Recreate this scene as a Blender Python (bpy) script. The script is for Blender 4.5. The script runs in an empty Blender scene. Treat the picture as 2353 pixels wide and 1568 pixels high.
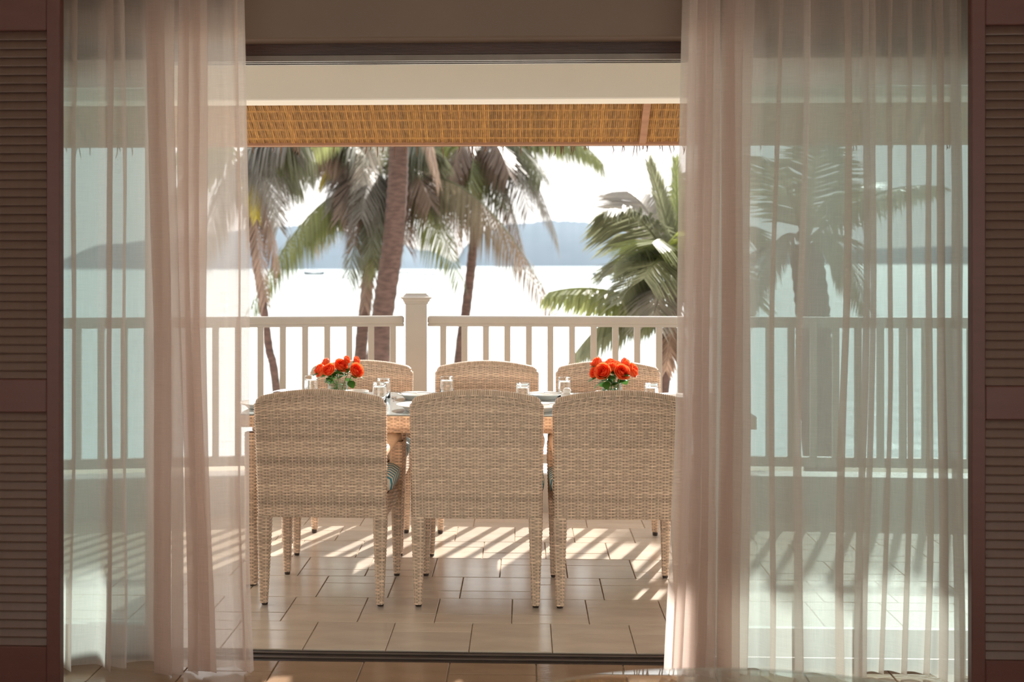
import bpy, math, random
from mathutils import Vector, Matrix

random.seed(11)
S = bpy.context.scene
COL = S.collection
PI = math.pi

# ------------------------------------------------------------------ camera
F = 2550.0                      # focal length in pixels of the 2353 px wide frame
HC = 1.4                        # camera height
YAW = math.atan(0.0331)
CX, CY = 1121.0, 600.0          # principal point
cam_d = bpy.data.cameras.new('camera')
cam = bpy.data.objects.new('camera', cam_d)
COL.objects.link(cam)
cam.location = (0, 0, HC)
cam.rotation_euler = (PI / 2, 0, YAW)
cam_d.sensor_width = 36.0
cam_d.lens = F / 2353.0 * 36.0
cam_d.shift_x = (1176.5 - CX) / 2353.0
cam_d.shift_y = (CY - 784.0) / 2353.0
cam_d.clip_end = 6000
cam_d.dof.use_dof = True
cam_d.dof.focus_distance = 4.6
cam_d.dof.aperture_fstop = 2.6
S.camera = cam

# ------------------------------------------------------------------ world, sun, exposure
world = bpy.data.worlds.new('world')
S.world = world
world.use_nodes = True
bg = world.node_tree.nodes['Background']
bg.inputs['Color'].default_value = (1.0, 0.975, 0.945, 1)
bg.inputs['Strength'].default_value = 1.15
SUN_AZ, SUN_EL = math.radians(21.3), math.radians(34.5)
sun_d = bpy.data.lights.new('sun', 'SUN')
sun_d.energy = 6.0
sun_d.angle = math.radians(1.2)
sun_d.color = (1.0, 0.94, 0.86)
sun = bpy.data.objects.new('sun', sun_d)
COL.objects.link(sun)
sun.location = (8, 20, 15)
_sd = Vector((math.sin(SUN_AZ) * math.cos(SUN_EL), math.cos(SUN_AZ) * math.cos(SUN_EL), math.sin(SUN_EL)))
sun.rotation_euler = _sd.to_track_quat('Z', 'Y').to_euler()
S.view_settings.view_transform = 'Standard'
S.view_settings.look = 'None'
S.view_settings.gamma = 1.0
S.view_settings.use_curve_mapping = False
S.view_settings.exposure = 0.8
S.cycles.max_bounces = 14
S.cycles.diffuse_bounces = 6
S.cycles.glossy_bounces = 5
S.cycles.transmission_bounces = 10
S.cycles.transparent_max_bounces = 24
S.cycles.caustics_reflective = False
S.cycles.caustics_refractive = False
S.cycles.sample_clamp_indirect = 6.0

# ------------------------------------------------------------------ helpers
def W(px, py, Y):
    """world point seen at pixel (px, py) on the plane at distance Y"""
    a = (px - CX) / F
    b = (CY - py) / F
    dx = a * math.cos(YAW) - math.sin(YAW)
    dy = a * math.sin(YAW) + math.cos(YAW)
    t = Y / dy
    return Vector((t * dx, Y, HC + t * b))

def X_at(px, Y):
    return W(px, 600, Y).x

def tag(o, label=None, cat=None, group=None, kind=None):
    if label: o['label'] = label
    if cat: o['category'] = cat
    if group: o['group'] = group
    if kind: o['kind'] = kind
    return o

def empty(name, loc=(0, 0, 0), rz=0.0, label=None, cat=None, group=None, kind=None):
    o = bpy.data.objects.new(name, None)
    COL.objects.link(o)
    o.location = loc
    o.rotation_euler = (0, 0, rz)
    o.empty_display_size = 0.1
    return tag(o, label, cat, group, kind)

class MB:
    def __init__(s):
        s.v, s.f, s.c, s.uv = [], [], [], None
        s.col = (1, 1, 1)
    def vert(s, p):
        s.v.append(tuple(p)); s.c.append(s.col)
        return len(s.v) - 1
    def quad(s, *i): s.f.append(tuple(i))
    def box(s, x0, x1, y0, y1, z0, z1, bev=0.0, m=None):
        def T(p): return m @ Vector(p) if m is not None else Vector(p)
        if bev <= 0:
            i = [s.vert(T(p)) for p in ((x0,y0,z0),(x1,y0,z0),(x1,y1,z0),(x0,y1,z0),(x0,y0,z1),(x1,y0,z1),(x1,y1,z1),(x0,y1,z1))]
            for q in ((3,2,1,0),(4,5,6,7),(0,1,5,4),(1,2,6,5),(2,3,7,6),(3,0,4,7)):
                s.f.append(tuple(i[k] for k in q))
            return
        b = min(bev, (x1-x0)/2.01, (y1-y0)/2.01, (z1-z0)/2.01)
        rings = []
        for (z, ins) in ((z0, b), (z0+b, 0), (z1-b, 0), (z1, b)):
            r = []
            for (cx, cy, sx, sy) in ((x0,y0,1,1),(x1,y0,-1,1),(x1,y1,-1,-1),(x0,y1,1,-1)):
                if (cx == x0) == (cy == y0):
                    pts = ((cx+sx*ins, cy+sy*(b+ins*0.4)), (cx+sx*(b+ins*0.4), cy+sy*ins))
                else:
                    pts = ((cx+sx*(b+ins*0.4), cy+sy*ins), (cx+sx*ins, cy+sy*(b+ins*0.4)))
                for p in pts: r.append(s.vert(T((p[0], p[1], z))))
            rings.append(r)
        s.f.append(tuple(reversed(rings[0]))); s.f.append(tuple(rings[3]))
        for a, c in zip(rings, rings[1:]):
            for k in range(8):
                s.f.append((a[k], a[(k+1)%8], c[(k+1)%8], c[k]))
    def tube(s, pts, rad, n=8, cap=True, squash=None):
        pts = [Vector(p) for p in pts]
        if not hasattr(rad, '__len__'): rad = [rad]*len(pts)
        rings = []
        up0 = None
        for k, p in enumerate(pts):
            t = (pts[min(k+1, len(pts)-1)] - pts[max(k-1, 0)]).normalized()
            if up0 is None:
                up0 = Vector((0,0,1)) if abs(t.z) < 0.9 else Vector((0,1,0))
            a = t.cross(up0)
            if a.length < 1e-6: a = Vector((1,0,0))
            a.normalize(); b = a.cross(t).normalized(); up0 = b
            r = []
            for j in range(n):
                an = 2*PI*j/n
                sx = 1.0 if squash is None else squash
                r.append(s.vert(p + a*math.cos(an)*rad[k] + b*math.sin(an)*rad[k]*sx))
            rings.append(r)
        for a, c in zip(rings, rings[1:]):
            for j in range(n):
                s.f.append((a[j], a[(j+1)%n], c[(j+1)%n], c[j]))
        if cap:
            s.f.append(tuple(reversed(rings[0]))); s.f.append(tuple(rings[-1]))
    def lathe(s, prof, n=24, c=(0,0,0), close=False):
        rings = []
        for (r, z) in prof:
            rings.append([s.vert((c[0]+r*math.cos(2*PI*j/n), c[1]+r*math.sin(2*PI*j/n), c[2]+z)) for j in range(n)] if r > 1e-6 else [s.vert((c[0], c[1], c[2]+z))])
        for a, b in zip(rings, rings[1:]):
            for j in range(n):
                k = (j+1) % n
                if len(a) == 1 and len(b) == 1: continue
                if len(a) == 1: s.f.append((a[0], b[k], b[j]))
                elif len(b) == 1: s.f.append((a[j], a[k], b[0]))
                else: s.f.append((a[j], a[k], b[k], b[j]))
    def grid(s, fn, nu, nv, closed=False):
        I = [[s.vert(fn(u/nu, v/nv)) for u in range(nu + (0 if closed else 1))] for v in range(nv+1)]
        for v in range(nv):
            for u in range(nu):
                u2 = (u+1) % nu if closed else u+1
                s.f.append((I[v][u], I[v][u2], I[v+1][u2], I[v+1][u]))
    def mesh(s, name, mat, smooth=False):
        me = bpy.data.meshes.new(name)
        me.from_pydata(s.v, [], s.f)
        if mat and mat.node_tree.nodes.get('tintattr') or any(c != (1,1,1) for c in s.c):
            at = me.color_attributes.new('tint', 'FLOAT_COLOR', 'POINT')
            buf = []
            for c in s.c: buf.extend((c[0], c[1], c[2], 1.0))
            at.data.foreach_set('color', buf)
        if mat: me.materials.append(mat)
        if smooth: me.polygons.foreach_set('use_smooth', [True]*len(me.polygons))
        me.update()
        return me
    def build(s, name, mat, parent=None, smooth=False, label=None, cat=None, group=None, kind=None, loc=None):
        me = s.mesh(name, mat, smooth)
        o = bpy.data.objects.new(name, me)
        COL.objects.link(o)
        if parent: o.parent = parent
        if loc is not None: o.location = loc
        return tag(o, label, cat, group, kind)

def inst(name, me, parent, loc=(0,0,0), rz=0, label=None):
    o = bpy.data.objects.new(name, me)
    COL.objects.link(o)
    o.parent = parent; o.location = loc; o.rotation_euler = (0,0,rz)
    return tag(o, label)

def copy_tree(o, parent=None):
    c = o.copy(); COL.objects.link(c); c.parent = parent
    for ch in list(o.children): copy_tree(ch, c)
    return c

# ------------------------------------------------------------------ materials
def new_mat(name):
    m = bpy.data.materials.new(name); m.use_nodes = True
    nt = m.node_tree
    return m, nt, nt.nodes['Principled BSDF'], nt.nodes['Material Output']

def N(nt, t, **kw):
    n = nt.nodes.new(t)
    for k, v in kw.items():
        if k in n.inputs: n.inputs[k].default_value = v
        else: setattr(n, k, v)
    return n

def ramp(nt, stops):
    r = N(nt, 'ShaderNodeValToRGB')
    e = r.color_ramp.elements
    e[0].position, e[0].color = stops[0][0], (*stops[0][1], 1)
    e[1].position, e[1].color = stops[-1][0], (*stops[-1][1], 1)
    for p, c in stops[1:-1]:
        x = e.new(p); x.color = (*c, 1)
    return r

def mat_noise(name, c1, c2, scale=8, rough=0.5, bump=0.0, stretch=(1,1,1), tint=False, spec=0.5, bscale=None, coat=0.0, detail=5):
    m, nt, b, out = new_mat(name)
    tc = N(nt, 'ShaderNodeTexCoord')
    mp = N(nt, 'ShaderNodeMapping'); mp.inputs['Scale'].default_value = stretch
    no = N(nt, 'ShaderNodeTexNoise', Scale=scale, Detail=detail)
    nt.links.new(tc.outputs['Object'], mp.inputs[0]); nt.links.new(mp.outputs[0], no.inputs['Vector'])
    r = ramp(nt, [(0.3, c1), (0.7, c2)])
    nt.links.new(no.outputs[0], r.inputs[0])
    last = r.outputs[0]
    if tint:
        at = N(nt, 'ShaderNodeAttribute', attribute_name='tint'); at.name = 'tintattr'
        mx = N(nt, 'ShaderNodeMixRGB', blend_type='MULTIPLY'); mx.inputs[0].default_value = 1
        nt.links.new(last, mx.inputs[1]); nt.links.new(at.outputs['Color'], mx.inputs[2])
        last = mx.outputs[0]
    nt.links.new(last, b.inputs['Base Color'])
    b.inputs['Roughness'].default_value = rough
    b.inputs['Specular IOR Level'].default_value = spec
    b.inputs['Coat Weight'].default_value = coat
    b.inputs['Coat Roughness'].default_value = 0.2
    if bump > 0:
        n2 = N(nt, 'ShaderNodeTexNoise', Scale=bscale or scale*6, Detail=4)
        nt.links.new(mp.outputs[0], n2.inputs['Vector'])
        bp = N(nt, 'ShaderNodeBump', Strength=bump, Distance=0.01)
        nt.links.new(n2.outputs[0], bp.inputs['Height']); nt.links.new(bp.outputs[0], b.inputs['Normal'])
    return m

M = {}
M['wall'] = mat_noise('cream_plaster', (0.86,0.81,0.75), (0.90,0.85,0.79), 3, 0.8, 0.15)
M['lintel'] = mat_noise('dimmed_lintel_paint', (0.150,0.098,0.070), (0.168,0.11,0.079), 3, 0.6, 0.08)  # pale wall with the room's dimness painted into its colour
M['beam'] = mat_noise('white_beam_paint', (0.72,0.68,0.62), (0.76,0.72,0.66), 2, 0.6, 0.05)
M['shutter'] = mat_noise('dimmed_shutter_paint', (0.086,0.026,0.019), (0.098,0.031,0.023), 5, 0.45, 0.04, (1,1,8))  # brown deepened, the dim indoor light is put into the colour
M['slat'] = mat_noise('lit_slat_paint', (0.105,0.056,0.042), (0.122,0.066,0.050), 5, 0.35, 0.04, (8,1,1))  # shutter colour lightened for the light the tilted slats catch
M['white'] = mat_noise('white_rail_paint', (0.43,0.405,0.37), (0.465,0.435,0.40), 6, 0.4, 0.05)
M['frame'] = mat_noise('door_frame_paint', (0.66,0.64,0.62), (0.72,0.70,0.68), 6, 0.35)
M['darkwood'] = mat_noise('dark_header_wood', (0.045,0.018,0.012), (0.075,0.03,0.02), 4, 0.45, 0.1, (1,8,8))
M['redwood'] = mat_noise('reddish_batten_wood', (0.33,0.16,0.09), (0.45,0.23,0.13), 6, 0.5, 0.2, (0.6,6,6))
M['metal'] = mat_noise('track_metal', (0.17,0.13,0.11), (0.21,0.165,0.14), 9, 0.35)
M['metal'].node_tree.nodes['Principled BSDF'].inputs['Metallic'].default_value = 0.6
M['trackdark'] = mat_noise('track_recess', (0.02,0.012,0.01), (0.03,0.018,0.015), 9, 0.5)
M['grout'] = mat_noise('grout', (0.40,0.31,0.23), (0.50,0.39,0.29), 30, 0.9)
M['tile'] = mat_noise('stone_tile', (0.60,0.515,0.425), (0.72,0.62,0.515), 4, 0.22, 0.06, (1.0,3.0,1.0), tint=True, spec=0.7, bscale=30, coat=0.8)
M['tilein'] = mat_noise('dimmed_stone_tile', (0.29,0.195,0.13), (0.36,0.245,0.165), 4, 0.14, 0.08, (1.0,3.0,1.0), tint=True, spec=0.6, bscale=30)  # same stone as the terrace, darkened for the shade indoors
M['wicker'] = mat_noise('wicker_strand', (0.76,0.565,0.43), (0.90,0.70,0.54), 60, 0.42, 0.0, (1,1,1), tint=True)
M['wickercore'] = mat_noise('wicker_core', (0.22,0.135,0.09), (0.27,0.165,0.11), 40, 0.7)
M['foot'] = mat_noise('dark_foot_cap', (0.03,0.02,0.015), (0.05,0.03,0.02), 30, 0.5)
M['mat'] = mat_noise('bamboo_mat', (0.285,0.135,0.032), (0.44,0.22,0.055), 14, 0.55, 0.1, (4,4,1), tint=True)
M['thatch'] = mat_noise('thatch_straw', (0.10,0.06,0.035), (0.19,0.12,0.07), 25, 0.9, 0.4)
M['ceramic'] = mat_noise('white_ceramic', (0.84,0.82,0.78), (0.88,0.86,0.82), 4, 0.18)
M['steel'] = mat_noise('cutlery_steel', (0.62,0.62,0.63), (0.70,0.70,0.71), 4, 0.2)
M['steel'].node_tree.nodes['Principled BSDF'].inputs['Metallic'].default_value = 1.0
M['rose'] = mat_noise('rose_petal', (0.86,0.06,0.025), (0.92,0.13,0.035), 18, 0.55, tint=True)
M['leaf'] = mat_noise('rose_leaf', (0.05,0.16,0.02), (0.12,0.28,0.04), 30, 0.4)
M['stem'] = mat_noise('rose_stem', (0.10,0.22,0.04), (0.16,0.30,0.06), 30, 0.5)
M['trunk'] = mat_noise('palm_bark', (0.052,0.029,0.024), (0.118,0.069,0.056), 3.0, 0.9, 0.5, (3,3,9), bscale=10)
M['sand'] = mat_noise('beach_sand', (0.55,0.48,0.38), (0.66,0.58,0.46), 0.5, 0.9, 0.3)
M['hill'] = mat_noise('hazed_hill', (0.165,0.21,0.255), (0.19,0.235,0.28), 0.012, 1.0, 0, spec=0.0)  # distance haze mixed into the base colour
M['boat'] = mat_noise('boat_paint', (0.05,0.06,0.08), (0.08,0.09,0.11), 0.5, 0.6)
M['napkin'] = None

def leaf_material(name, c1, c2, trans=0.45):
    m, nt, b, out = new_mat(name)
    at = N(nt, 'ShaderNodeAttribute', attribute_name='tint'); at.name = 'tintattr'
    tc = N(nt, 'ShaderNodeTexCoord')
    no = N(nt, 'ShaderNodeTexNoise', Scale=2.5, Detail=3)
    nt.links.new(tc.outputs['Object'], no.inputs['Vector'])
    r = ramp(nt, [(0.35, c1), (0.65, c2)])
    nt.links.new(no.outputs[0], r.inputs[0])
    mx = N(nt, 'ShaderNodeMixRGB', blend_type='MULTIPLY'); mx.inputs[0].default_value = 1
    nt.links.new(r.outputs[0], mx.inputs[1]); nt.links.new(at.outputs['Color'], mx.inputs[2])
    nt.links.new(mx.outputs[0], b.inputs['Base Color'])
    b.inputs['Roughness'].default_value = 0.38
    tr = N(nt, 'ShaderNodeBsdfTranslucent')
    nt.links.new(mx.outputs[0], tr.inputs['Color'])
    ms = N(nt, 'ShaderNodeMixShader'); ms.inputs[0].default_value = trans
    nt.links.new(b.outputs[0], ms.inputs[1]); nt.links.new(tr.outputs[0], ms.inputs[2])
    nt.links.new(ms.outputs[0], out.inputs[0])
    return m
M['frond'] = leaf_material('palm_frond_leaf', (0.9,0.9,0.9), (1.0,1.0,1.0), 0.42)
M['rose'] = leaf_material('rose_petal_soft', (0.9,0.9,0.9), (1,1,1), 0.45)
M['leaf'] = leaf_material('rose_leaf_soft', (0.035,0.12,0.015), (0.10,0.22,0.03), 0.35)

def curtain_material():
    m, nt, b, out = new_mat('sheer_linen')
    tc = N(nt, 'ShaderNodeTexCoord')
    # slub lines of the weave: thin horizontal and vertical threads, from the cloth's own coordinates
    def threads(scale, st):
        mp = N(nt, 'ShaderNodeMapping'); mp.inputs['Scale'].default_value = st
        no = N(nt, 'ShaderNodeTexNoise', Scale=scale, Detail=2)
        nt.links.new(tc.outputs['UV'], mp.inputs[0]); nt.links.new(mp.outputs[0], no.inputs['Vector'])
        return no
    h = threads(1.0, (14, 620, 1)); v = threads(1.0, (680, 10, 1))
    ad = N(nt, 'ShaderNodeMath', operation='ADD')
    nt.links.new(h.outputs[0], ad.inputs[0]); nt.links.new(v.outputs[0], ad.inputs[1])
    mr = N(nt, 'ShaderNodeMapRange')
    mr.inputs['From Min'].default_value = 0.7; mr.inputs['From Max'].default_value = 1.3
    mr.inputs['To Min'].default_value = 0.64; mr.inputs['To Max'].default_value = 0.76
    nt.links.new(ad.outputs[0], mr.inputs['Value'])
    col = (0.83, 0.745, 0.705, 1)
    di = N(nt, 'ShaderNodeBsdfDiffuse', Color=col)
    tr = N(nt, 'ShaderNodeBsdfTranslucent', Color=col)
    tp = N(nt, 'ShaderNodeBsdfTransparent', Color=(0.99, 0.98, 0.97, 1))
    m1 = N(nt, 'ShaderNodeMixShader'); m1.inputs[0].default_value = 0.88
    nt.links.new(di.outputs[0], m1.inputs[1]); nt.links.new(tr.outputs[0], m1.inputs[2])
    m2 = N(nt, 'ShaderNodeMixShader')
    nt.links.new(mr.outputs[0], m2.inputs[0])
    nt.links.new(tp.outputs[0], m2.inputs[1]); nt.links.new(m1.outputs[0], m2.inputs[2])
    nt.links.new(m2.outputs[0], out.inputs[0])
    nt.nodes.remove(b)
    return m
M['curtain'] = curtain_material()

def pane_material(name, tint, gl=0.1):
    m, nt, b, out = new_mat(name)
    tp = N(nt, 'ShaderNodeBsdfTransparent', Color=(*tint, 1))
    g = N(nt, 'ShaderNodeBsdfGlossy', Roughness=0.01)
    fr = N(nt, 'ShaderNodeFresnel', IOR=1.45)
    ge = N(nt, 'ShaderNodeNewGeometry')
    inv = N(nt, 'ShaderNodeMath', operation='SUBTRACT'); inv.inputs[0].default_value = 1.0
    nt.links.new(ge.outputs['Backfacing'], inv.inputs[1])
    mu = N(nt, 'ShaderNodeMath', operation='MULTIPLY')
    nt.links.new(fr.outputs[0], mu.inputs[0]); nt.links.new(inv.outputs[0], mu.inputs[1])
    ms = N(nt, 'ShaderNodeMixShader')
    nt.links.new(mu.outputs[0], ms.inputs[0]); nt.links.new(tp.outputs[0], ms.inputs[1]); nt.links.new(g.outputs[0], ms.inputs[2])
    nt.links.new(ms.outputs[0], out.inputs[0]); nt.nodes.remove(b)
    return m
M['pane'] = pane_material('tinted_door_glass', (0.595, 0.69, 0.69))
M['waterthin'] = pane_material('vase_water_clear', (0.95, 0.98, 0.94))
M['vaseglass'] = pane_material('vase_glass', (0.88, 0.93, 0.92))
M['thinglass'] = pane_material('clear_glass', (0.93, 0.96, 0.95))

def glass_material(name, color=(1,1,1), rough=0.0, ior=1.45):
    m, nt, b, out = new_mat(name)
    b.inputs['Base Color'].default_value = (*color, 1)
    b.inputs['Transmission Weight'].default_value = 1.0
    b.inputs['Roughness'].default_value = rough
    b.inputs['IOR'].default_value = ior
    return m
M['glass'] = glass_material('drinking_glass', (0.97,0.99,0.99))
M['tableglass'] = glass_material('glass_table_top', (0.80,0.88,0.86), 0.0, 2.1)
M['water'] = glass_material('vase_water', (0.95,0.99,0.96), 0.0, 1.33)

def sea_material():
    m, nt, b, out = new_mat('sea_water')
    b.inputs['Base Color'].default_value = (0.62, 0.74, 0.76, 1)
    b.inputs['Roughness'].default_value = 0.22
    tc = N(nt, 'ShaderNodeTexCoord')
    mp = N(nt, 'ShaderNodeMapping'); mp.inputs['Scale'].default_value = (0.12, 0.4, 1)
    no = N(nt, 'ShaderNodeTexNoise', Scale=1.0, Detail=6)
    nt.links.new(tc.outputs['Object'], mp.inputs[0]); nt.links.new(mp.outputs[0], no.inputs['Vector'])
    bp = N(nt, 'ShaderNodeBump', Strength=0.5, Distance=0.5)
    nt.links.new(no.outputs[0], bp.inputs['Height']); nt.links.new(bp.outputs[0], b.inputs['Normal'])
    return m
M['sea'] = sea_material()

def cushion_material():
    m, nt, b, out = new_mat('striped_cushion')
    tc = N(nt, 'ShaderNodeTexCoord')
    sp = N(nt, 'ShaderNodeSeparateXYZ')
    nt.links.new(tc.outputs['Object'], sp.inputs[0])
    # stripes printed on the border of the cushion, plain on the top
    mu = N(nt, 'ShaderNodeMath', operation='MULTIPLY'); mu.inputs[1].default_value = 24.0
    nt.links.new(sp.outputs['Y'], mu.inputs[0])
    fr = N(nt, 'ShaderNodeMath', operation='FRACT'); nt.links.new(mu.outputs[0], fr.inputs[0])
    gt = N(nt, 'ShaderNodeMath', operation='GREATER_THAN'); gt.inputs[1].default_value = 0.52
    nt.links.new(fr.outputs[0], gt.inputs[0])
    ab = N(nt, 'ShaderNodeMath', operation='ABSOLUTE'); nt.links.new(sp.outputs['X'], ab.inputs[0])
    ed = N(nt, 'ShaderNodeMath', operation='GREATER_THAN'); ed.inputs[1].default_value = 0.205
    nt.links.new(ab.outputs[0], ed.inputs[0])
    mm = N(nt, 'ShaderNodeMath', operation='MULTIPLY')
    nt.links.new(gt.outputs[0], mm.inputs[0]); nt.links.new(ed.outputs[0], mm.inputs[1])
    mx = N(nt, 'ShaderNodeMixRGB'); mx.inputs[1].default_value = (0.82,0.77,0.68,1); mx.inputs[2].default_value = (0.05,0.30,0.42,1)
    nt.links.new(mm.outputs[0], mx.inputs[0]); nt.links.new(mx.outputs[0], b.inputs['Base Color'])
    b.inputs['Roughness'].default_value = 0.85
    return m
M['cushion'] = cushion_material()

def stripe_material(name, ca, cb, n):
    m, nt, b, out = new_mat(name)
    tc = N(nt, 'ShaderNodeTexCoord'); sp = N(nt, 'ShaderNodeSeparateXYZ')
    nt.links.new(tc.outputs['Object'], sp.inputs[0])
    mu = N(nt, 'ShaderNodeMath', operation='MULTIPLY'); mu.inputs[1].default_value = n
    nt.links.new(sp.outputs['X'], mu.inputs[0])
    fr = N(nt, 'ShaderNodeMath', operation='FRACT'); nt.links.new(mu.outputs[0], fr.inputs[0])
    gt = N(nt, 'ShaderNodeMath', operation='GREATER_THAN'); gt.inputs[1].default_value = 0.6
    nt.links.new(fr.outputs[0], gt.inputs[0])
    mx = N(nt, 'ShaderNodeMixRGB'); mx.inputs[1].default_value = (*ca,1); mx.inputs[2].default_value = (*cb,1)
    nt.links.new(gt.outputs[0], mx.inputs[0]); nt.links.new(mx.outputs[0], b.inputs['Base Color'])
    b.inputs['Roughness'].default_value = 0.8
    return m
M['napkin'] = stripe_material('striped_napkin_cloth', (0.82,0.83,0.86), (0.42,0.46,0.58), 60)

# ================================================================== THE ROOM
WF = 3.86          # room face of the front wall
ZH = 2.178         # underside of the lintel
RX0, RX1, RY0, RZ = -2.6, 2.6, -2.6, 2.62
OX0, OX1 = -2.15, 2.2

def struct(name, boxes, mat, label=None, bev=0.0):
    mb = MB()
    for b in boxes: mb.box(*b, bev=bev)
    return mb.build(name, mat, kind='structure', label=label)

def window_wall(name, axis, c0, c1, u0, u1, w0, w1, label, wname, wlabel):
    """a wall with one wide window added to light the room: axis 'x' = wall runs along y; u range of the wall, w range of the window"""
    za, zb = 0.25, 2.42
    def bx(ua, ub, z0, z1, d0=c0, d1=c1):
        return (d0, d1, ua, ub, z0, z1) if axis == 'x' else (ua, ub, d0, d1, z0, z1)
    struct(name, [bx(u0, w0, 0, RZ), bx(w1, u1, 0, RZ), bx(w0, w1, 0, za), bx(w0, w1, zb, RZ)], M['wall'], label)
    w = empty(wname, (0, 0, 0), kind='structure', label=wlabel)
    mid = (c0+c1)/2
    n = 3
    for k in range(n+1):
        u = w0 + (w1-w0-0.05)*k/n
        m = MB(); m.box(*bx(u, u+0.05, za, zb, mid-0.02, mid+0.02)); m.build('mullion', M['frame'], w)
    for z in (za, zb-0.05):
        m = MB(); m.box(*bx(w0, w1, z, z+0.05, mid-0.019, mid+0.019)); m.build('window_frame', M['frame'], w)
    m = MB(); m.box(*bx(w0+0.01, w1-0.01, za+0.01, zb-0.01, mid-0.003, mid+0.003)); m.build('pane', M['thinglass'], w)
window_wall('wall_left', 'x', RX0-0.15, RX0, RY0, WF, -2.2, 1.2, 'pale side wall of the room with an added wide window', 'fill_window_1', 'wide side window on the left, added out of view for fill light')  # unseen windows, added to brighten the room with daylight
window_wall('wall_right', 'x', RX1, RX1+0.15, RY0, WF, -2.2, 1.2, 'pale side wall on the right of the room with an added wide window', 'fill_window_2', 'wide side window on the right, added out of view for fill light')
window_wall('wall_back', 'y', RY0-0.15, RY0, RX0-0.15, RX1+0.15, -2.3, 2.3, 'pale wall behind the viewer with an added wide window', 'fill_window_3', 'wide window added behind the viewer for fill light')
struct('ceiling', [(RX0-0.15, RX1+0.15, RY0-0.15, WF+0.1, RZ, RZ+0.1)], M['wall'], 'cream ceiling of the room')
struct('wall_front', [(RX0-0.15, RX1+0.15, WF, WF+0.1, ZH, RZ), (RX0-0.15, OX0, WF, WF+0.22, 0, ZH), (OX1, RX1+0.15, WF, WF+0.22, 0, ZH)], M['lintel'], 'shade-toned lintel wall over the wide terrace opening', 0.006)
struct('wall_outside', [(RX0-0.6, RX1+0.6, WF+0.26, WF+0.32, 2.16, 2.75), (RX0-0.6, OX0, WF+0.22, WF+0.32, 0, 2.16), (OX1, RX1+0.6, WF+0.22, WF+0.32, 0, 2.16)], M['beam'], 'white outer face of the house wall over the terrace')
struct('trim_1', [(RX0, RX1, WF+0.1, WF+0.26, 2.14, RZ)], M['darkwood'], 'dark wooden head board over the sliding doors')
mb = MB()
for y in (WF+0.105, WF+0.14, WF+0.175):
    mb.box(OX0, OX1, y, y+0.012, 2.118, 2.139)
mb.build('trim_2', M['metal'], kind='structure', label='thin metal top track of the sliding doors')

# floors ------------------------------------------------------------
def tile_floor(parent, x0, x1, y0, y1, seed, ztop=0.0, mat=None):
    rnd = random.Random(seed)
    cell_w, wide, narrow, g = 0.30, 0.205, 0.105, 0.004
    course = wide + narrow
    cache = {}
    tints = [(0.93,0.93,0.94),(1,1,1),(1.06,1.05,1.03),(0.97,0.96,0.94),(1.03,1.0,0.97)]
    def put(xa, xb, ya, yb):
        xa, xb = max(xa, x0), min(xb, x1); ya, yb = max(ya, y0), min(yb, y1)
        if xb-xa < 0.012 or yb-ya < 0.012: return
        k = (round(xb-xa, 4), round(yb-ya, 4), rnd.randrange(5))
        if k not in cache:
            m = MB(); m.col = tints[k[2]]
            hx, hy = k[0]/2-g/2, k[1]/2-g/2
            m.box(-hx, hx, -hy, hy, -0.012, 0, bev=0.0016)
            cache[k] = m.mesh('tile', mat or M['tile'])
        inst('tile', cache[k], parent, ((xa+xb)/2, (ya+yb)/2, ztop + rnd.uniform(-0.0006, 0.0004)))
    r = 0; y = y0
    while y < y1 - 0.01:
        x = x0 - [0.05, 0.20, 0.12, 0.26][r % 4]
        c = 0
        while x < x1:
            w = cell_w
            kind = rnd.choice((0, 1, 1, 2, 2)) if True else 0
            if kind == 0:
                put(x, x+w, y, y+course)
            elif kind == 1:
                put(x, x+w, y, y+narrow); put(x, x+w, y+narrow, y+course)
            else:
                put(x, x+w, y, y+wide); put(x, x+w, y+wide, y+course)
            x += w; c += 1
        y += course; r += 1

fl = struct('floor', [(RX0, RX1, RY0, WF, -0.12, -0.006)], M['grout'], 'shade-toned stone tiled floor inside the room')
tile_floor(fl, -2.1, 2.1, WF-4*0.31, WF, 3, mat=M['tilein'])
mb = MB(); mb.box(RX0, RX1, RY0, WF-4*0.31, -0.012, 0); mb.col=(1,1,1)
o = mb.build('tile_field', mat_noise('pale_bounce_floor', (0.66,0.60,0.52), (0.74,0.67,0.58), 4, 0.4, 0.1, (1,3,1)), fl, kind='stuff')  # unseen floor kept pale to bounce more light into the room
tf = struct('terrace_floor', [(-3.2, 3.2, WF, 6.75, -0.14, -0.006)], M['grout'], 'beige stone tiled terrace floor streaked with sun')
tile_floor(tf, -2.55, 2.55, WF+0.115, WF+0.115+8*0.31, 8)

# the bottom track of the doors
tr = empty('trim_3', (0, WF, 0), kind='structure', label='dark sliding door track let into the floor')
mb = MB(); mb.box(OX0, OX1, 0, 0.115, -0.02, -0.0045); mb.build('track_bed', M['trackdark'], tr)
for y in (0.034, 0.078):
    mb = MB(); mb.box(OX0, OX1, y, y+0.006, -0.0045, 0.001, bev=0.001); mb.build('track_rib', M['metal'], tr)

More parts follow.
